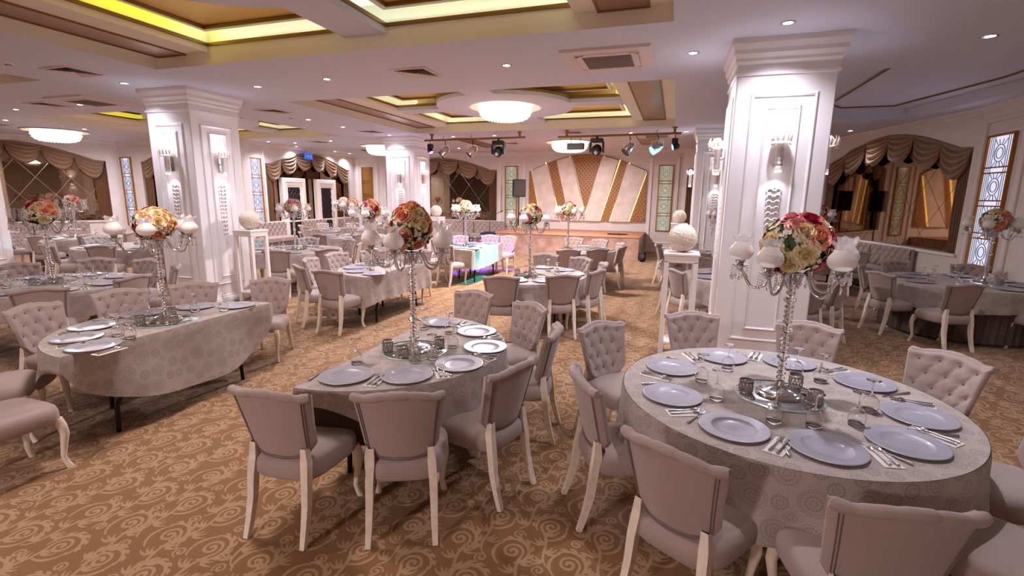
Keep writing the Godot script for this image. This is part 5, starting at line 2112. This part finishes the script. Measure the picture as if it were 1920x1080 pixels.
func _ready() -> void:
	rng.seed = 77
	var cam := Camera3D.new()
	cam.name = "camera"
	add_child(cam)
	cam.position = Vector3(0, 1.9, 0)
	cam.rotation_order = EULER_ORDER_YXZ
	cam.rotation_degrees = Vector3(-10.704, 18.238, 0.7155)
	cam.fov = rad_to_deg(2.0 * atan(540.0 / 915.2))
	cam.near = 0.05
	cam.far = 100.0
	cam.current = true
	var env := Environment.new()
	env.background_mode = Environment.BG_COLOR
	env.background_color = Color(0.02, 0.02, 0.02)
	env.tonemap_mode = Environment.TONE_MAPPER_LINEAR
	env.tonemap_exposure = 1.48
	env.sdfgi_enabled = true
	env.ssao_enabled = true
	env.ssil_enabled = true
	var we := WorldEnvironment.new()
	we.name = "environment"
	we.environment = env
	add_child(we)

	make_materials()
	make_shell()
	make_pillar(Vector2(0.97, -6.33), [0.0, -90.0, 90.0], "white panelled square pillar behind the crimson-rose round table", [0.0, -90.0, 90.0], "crimson-rose table pillar")
	make_pillar(Vector2(-7.79, -6.46), [0.0, 90.0, -90.0], "white panelled square pillar beside the apricot-rose half-round table", [0.0, 90.0, -90.0], "apricot-rose table pillar")
	make_pillar(Vector2(-7.52, -12.98), [0.0, 90.0, -90.0], "white panelled square pillar in front of the stage-side mirror", [0.0, 90.0], "pillar at the stage-side mirror")
	make_pillar(Vector2(0.84, -13.1), [0.0, -90.0, 90.0], "white panelled square pillar past the stage end, behind two flower stands", [0.0, -90.0], "pillar past the stage end")
	make_pillar(Vector2(-14.85, -6.55), [0.0, 90.0], "white panelled square pillar in front of the side bay mirror", [], "side bay pillar")
	make_fittings()
	make_stage()
	make_rail_lights()
	make_doors()
	make_benches()
	make_small_models()
	make_pedestal(Vector3(0.10, 0, -6.1), "white open flower stand beside the pillar behind the crimson-rose table", "white flower ball on the stand by the crimson-rose table pillar")
	make_pedestal(Vector3(-6.95, 0, -6.62), "white open flower stand beside the apricot-rose table pillar", "white flower ball on the stand by the apricot-rose table pillar")
	make_pedestal(Vector3(-6.62, 0, -12.95), "white open flower stand beside the pillar at the stage-side mirror", "white flower ball on the stand by the stage-side mirror pillar")
	make_pedestal(Vector3(0.10, 0, -13.05), "white open flower stand beside the pillar past the stage end", "white flower ball on the stand past the stage end")
	furnish()


func furnish() -> void:
	var aisle := Vector2(-3.1, -6.0)
	var D := {
		"a": "crimson-rose round table", "b": "peach-rose half-round table", "c": "apricot-rose half-round table", "d": "clear-shade round table",
		"e": "coral-rose half-round table", "f": "crimson-and-cream half-round table", "g": "half-round table nearest the stage", "h": "round table behind the flower stand",
		"i": "turquoise-lit half-round table", "j": "round table behind the panelled pillar", "k": "skirted round table by the lattice", "l": "round table behind two flower stands",
		"m": "round table under the aisle mirror", "n": "round table by the padded doors", "o": "round table by the bay mirror", "p": "round table behind the clear-shade table",
		"q": "round table by the stage-side mirror"}
	# near tables
	place_table("a", false, Vector2(0.67, -3.14), 0.91, 0, D.a)
	place_table("b", true, Vector2(-2.12, -3.2), 0.96, 180, D.b, "felt")
	place_table("c", true, Vector2(-4.03, -3.07), 0.95, 0, D.c, "hem")
	place_table("d", false, Vector2(-7.35, -3.92), 0.91, 20, D.d, "short")
	place_table("e", true, Vector2(-4.08, -6.75), 0.95, 0, D.e, "straight")
	place_table("f", true, Vector2(-2.14, -7.0), 0.95, 180, D.f)
	place_table("g", true, Vector2(-2.14, -10.75), 0.95, 180, D.g)
	place_table("h", false, Vector2(-7.45, -8.2), 0.91, 40, D.h, "short")
	place_table("i", true, Vector2(-4.05, -10.5), 0.95, 0, D.i, "straight")
	place_table("j", false, Vector2(1.08, -7.98), 0.91, 0, D.j)
	place_table("k", false, Vector2(4.02, -8.75), 0.91, 0, D.k, "skirt")
	place_table("l", false, Vector2(0.95, -11.1), 0.91, 0, D.l)
	place_table("m", false, Vector2(3.0, -12.4), 0.91, 0, D.m)
	place_table("n", false, Vector2(-10.3, -13.6), 0.91, 0, D.n)
	place_table("o", false, Vector2(-14.2, -8.2), 0.91, 0, D.o, "skirt")
	place_table("p", false, Vector2(-11.1, -7.3), 0.91, 0, D.p)
	place_table("q", false, Vector2(-8.5, -11.6), 0.91, 0, D.q)
	# chairs: middle of the back's top, and heading
	place_chairs(D.a, [[0.03, -1.97, -30.0], [0.83, -1.81, 9.0], [1.85, -3.93, 127.0], [1.13, -4.54, 160.0], [0.19, -4.58, -160.0], [-0.55, -3.90, -128.0], [-0.48, -2.68, -64.0], [2.02, -3.02, 88.0], [1.68, -2.18, 48.0]], aisle)
	place_chairs(D.b, [[-1.97, -1.86, 4.0], [-1.30, -2.07, 24.0], [-0.84, -2.71, 72.0], [-0.80, -3.62, 96.0], [-1.22, -4.41, 144.0], [-1.98, -4.79, 170.0]], aisle)
	place_chairs(D.c, [[-4.57, -4.61, -158.0], [-5.15, -4.06, -138.0], [-5.46, -3.45, -110.0], [-5.44, -2.68, -78.0], [-5.02, -1.86, -38.0], [-4.10, -1.48, 0.0]], aisle)
	place_chairs(D.d, [[-6.26, -3.19, 56.0], [-6.19, -4.14, 100.0], [-6.60, -5.0, 145.0], [-7.55, -5.28, -172.0], [-8.35, -5.05, -142.0], [-8.72, -4.25, -106.0], [-7.5, -2.6, 5.0], [-8.4, -3.0, -55.0]], aisle)
	place_chairs(D.e, [[-4.39, -5.33, 0.0], [-5.10, -5.58, -33.0], [-5.52, -6.30, -75.0], [-5.62, -7.10, -105.0], [-5.32, -7.80, -140.0], [-4.5, -8.15, -172.0]], aisle)
	place_chairs(D.f, [[-2.06, -5.80, 16.0], [-1.33, -6.22, 28.0], [-0.95, -6.83, 71.0], [-0.97, -7.65, 105.0], [-1.44, -8.22, 149.0], [-2.15, -8.50, 178.0]], aisle)
	place_chairs(D.g, [[-1.92, -9.30, 12.0], [-1.38, -9.62, 38.0], [-0.96, -10.40, 78.0], [-1.08, -11.2, 112.0], [-1.66, -11.95, 150.0], [-2.36, -12.12, 180.0]], aisle)
	place_chairs(D.h, [[-6.76, -6.95, 28.0], [-6.14, -7.60, 68.0], [-6.25, -8.75, 116.0], [-7.0, -9.45, 158.0], [-8.1, -9.35, -150.0], [-8.8, -8.4, -98.0], [-8.55, -7.4, -52.0]], aisle)
	place_chairs(D.i, [[-4.55, -9.15, -15.0], [-5.3, -9.7, -60.0], [-5.45, -10.55, -92.0], [-5.2, -11.4, -130.0], [-4.55, -11.95, -165.0], [-4.0, -11.9, 170.0]], aisle)
	place_chairs(D.j, [[1.72, -6.82, 28.0], [2.18, -7.28, 58.0], [2.40, -8.20, 98.0], [1.55, -9.25, 160.0], [0.40, -9.15, -150.0], [-0.15, -8.35, -106.0], [0.02, -7.35, -60.0]], aisle)
	place_chairs(D.k, [[3.55, -7.48, 20.0], [2.82, -8.25, 66.0 - 130.0], [2.85, -9.15, -110.0], [3.62, -10.02, -165.0], [4.62, -9.85, 152.0], [4.7, -7.6, 30.0]], aisle)
	place_chairs(D.l, [[-0.36, -11.35, -98.0], [-0.15, -10.55, -65.0], [0.45, -9.95, -24.0], [1.6, -10.0, 30.0], [2.15, -11.2, 95.0], [0.3, -12.2, -150.0]], aisle)
	place_chairs(D.m, [[3.55, -11.28, 24.0], [2.4, -11.3, -28.0], [1.8, -12.2, -82.0], [2.3, -13.5, -148.0]], aisle)
	place_chairs(D.n, ring_chairs(Vector2(-10.3, -13.6), 1.40, [10, 105, 150, 200, 245, 290, 335]), aisle)
	place_chairs(D.o, ring_chairs(Vector2(-14.2, -8.2), 1.40, [20, 58, 150, 205, 250, 300, 340]), aisle)
	place_chairs(D.p, ring_chairs(Vector2(-11.1, -7.3), 1.40, [5, 50, 95, 142, 190, 238, 285, 325]), aisle)
	place_chairs(D.q, ring_chairs(Vector2(-8.5, -11.6), 1.40, [0, 45, 92, 135, 180, 228, 268]), aisle)
	# place settings
	settings(D.a, Vector2(0.67, -3.14), [-158.5, -114.0, -75.0, -34.5, 9.0, 46.0, 83.0, 118.0, 157.0], 0.665, true)
	settings(D.b, Vector2(-2.02, -3.2), [83.0, 52.0, 21.0, -13.0, -49.0, -86.0], 0.72, true)
	settings(D.c, Vector2(-4.05, -3.07), [92.0, 121.0, 151.0, 189.0, 226.0, 256.0], 0.72, true)
	settings(D.d, Vector2(-7.35, -3.92), [-20.0, 25.0, 62.0, 105.0, 150.0, 195.0, 240.0, 290.0], 0.665, true)
	settings(D.e, Vector2(-4.15, -6.75), [88.0, 120.0, 155.0, 190.0, 225.0, 262.0], 0.68, false)
	settings(D.f, Vector2(-2.05, -7.0), [88.0, 55.0, 20.0, -15.0, -50.0, -85.0], 0.68, false)
	settings(D.g, Vector2(-2.05, -10.75), [88.0, 55.0, 20.0, -15.0, -50.0, -85.0], 0.68, false)
	settings(D.h, Vector2(-7.45, -8.2), [0.0, 52.0, 103.0, 155.0, 206.0, 257.0, 308.0], 0.665, false)
	settings(D.i, Vector2(-4.15, -10.5), [88.0, 120.0, 155.0, 190.0, 225.0, 262.0], 0.68, false)
	settings(D.k, Vector2(4.02, -8.75), [20.0, 65.0, 110.0, 155.0, 200.0, 245.0, 290.0, 335.0], 0.665, false)
	for q in [["j", 1.08, -7.98], ["l", 0.95, -11.1], ["m", 3.0, -12.4], ["n", -10.3, -13.6], ["o", -14.2, -8.2], ["p", -11.1, -7.3], ["q", -8.5, -11.6]]:
		settings(D[q[0]], Vector2(q[1], q[2]), [15.0, 60.0, 105.0, 150.0, 195.0, 240.0, 285.0, 330.0], 0.665, false)
	# centrepieces
	var cups := [150.0, 20.0, 260.0]
	centrepiece(D.a, Vector2(0.66, -3.12), [M.rose_red, M.rose_cream, M.rose_pink, M.rose_cream, M.rose_pink, M.rose_red, M.rose_peach, M.rose_cream], "ball of crimson, pink and cream roses", 162, false, [168.0, -52.0, 28.0], 5, 1.14)
	centrepiece(D.b, Vector2(-1.80, -3.12), [M.rose_peach, M.rose_peach, M.rose_apricot, M.rose_cream], "tall bunch of peach and apricot roses", 60, false, [150.0, 85.0, -35.0], 9, 0.95, 1.3)
	centrepiece(D.c, Vector2(-4.30, -3.08), [M.rose_apricot, M.rose_apricot, M.rose_cream, M.rose_peach, M.rose_red], "ball of apricot roses with dark berries", 24, false, [110.0, 20.0, 230.0], 14, 1.0, 0.92)
	centrepiece(D.d, Vector2(-7.40, -3.94), [M.rose_cream, M.rose_peach, M.rose_cream, M.rose_red], "ball of cream and blush roses with one dark rose", 10, true, [100.0, 10.0], 17, 1.1, 0.9)
	centrepiece(D.e, Vector2(-4.75, -6.95), [M.rose_peach, M.rose_pink, M.rose_apricot, M.rose_red], "ball of coral and pink roses", 0, false, [60.0, 0.0], 21, 1.05, 1.05)
	centrepiece(D.f, Vector2(-1.97, -6.80), [M.rose_red, M.rose_cream, M.rose_cream, M.rose_pink], "ball of cream roses with crimson ones", 50, false, [90.0, 180.0], 23)
	centrepiece(D.g, Vector2(-2.20, -10.55), [M.rose_red, M.rose_cream, M.rose_peach], "ball of cream and scarlet roses", 20, false, [90.0], 26)
	centrepiece(D.h, Vector2(-7.45, -8.2), [M.rose_white, M.rose_cream, M.rose_pink], "ball of white and pink roses", 30, false, [60.0, 340.0], 29)
	centrepiece(D.i, Vector2(-4.50, -10.25), [M.rose_peach, M.rose_cream, M.rose_apricot], "ball of orange and cream roses", 40, false, [60.0], 31)
	centrepiece(D.k, Vector2(4.30, -8.75), [M.rose_cream, M.rose_peach, M.rose_pink, M.rose_white], "ball of cream and blush roses", 15, false, [60.0], 33, 1.05)
	centrepiece(D.j, Vector2(1.08, -7.98), [M.rose_cream, M.rose_red], "ball of cream and dark red roses", 15, false, [60.0], 35)
	centrepiece(D.l, Vector2(0.95, -11.1), [M.rose_apricot, M.rose_red, M.rose_cream], "ball of apricot and red roses", 15, false, [60.0], 37)
	centrepiece(D.m, Vector2(3.0, -12.4), [M.rose_white, M.rose_pink, M.rose_red], "ball of white and pink roses", 15, false, [60.0], 39)
	centrepiece(D.n, Vector2(-10.3, -13.6), [M.rose_white, M.rose_cream], "ball of white roses", 15, false, [60.0], 41)
	centrepiece(D.o, Vector2(-14.2, -8.2), [M.rose_white, M.rose_pink], "ball of white and pink roses", 15, true, [60.0], 43)
	centrepiece(D.q, Vector2(-8.5, -11.6), [M.rose_peach, M.rose_cream], "ball of peach and cream roses", 15, false, [60.0], 45)
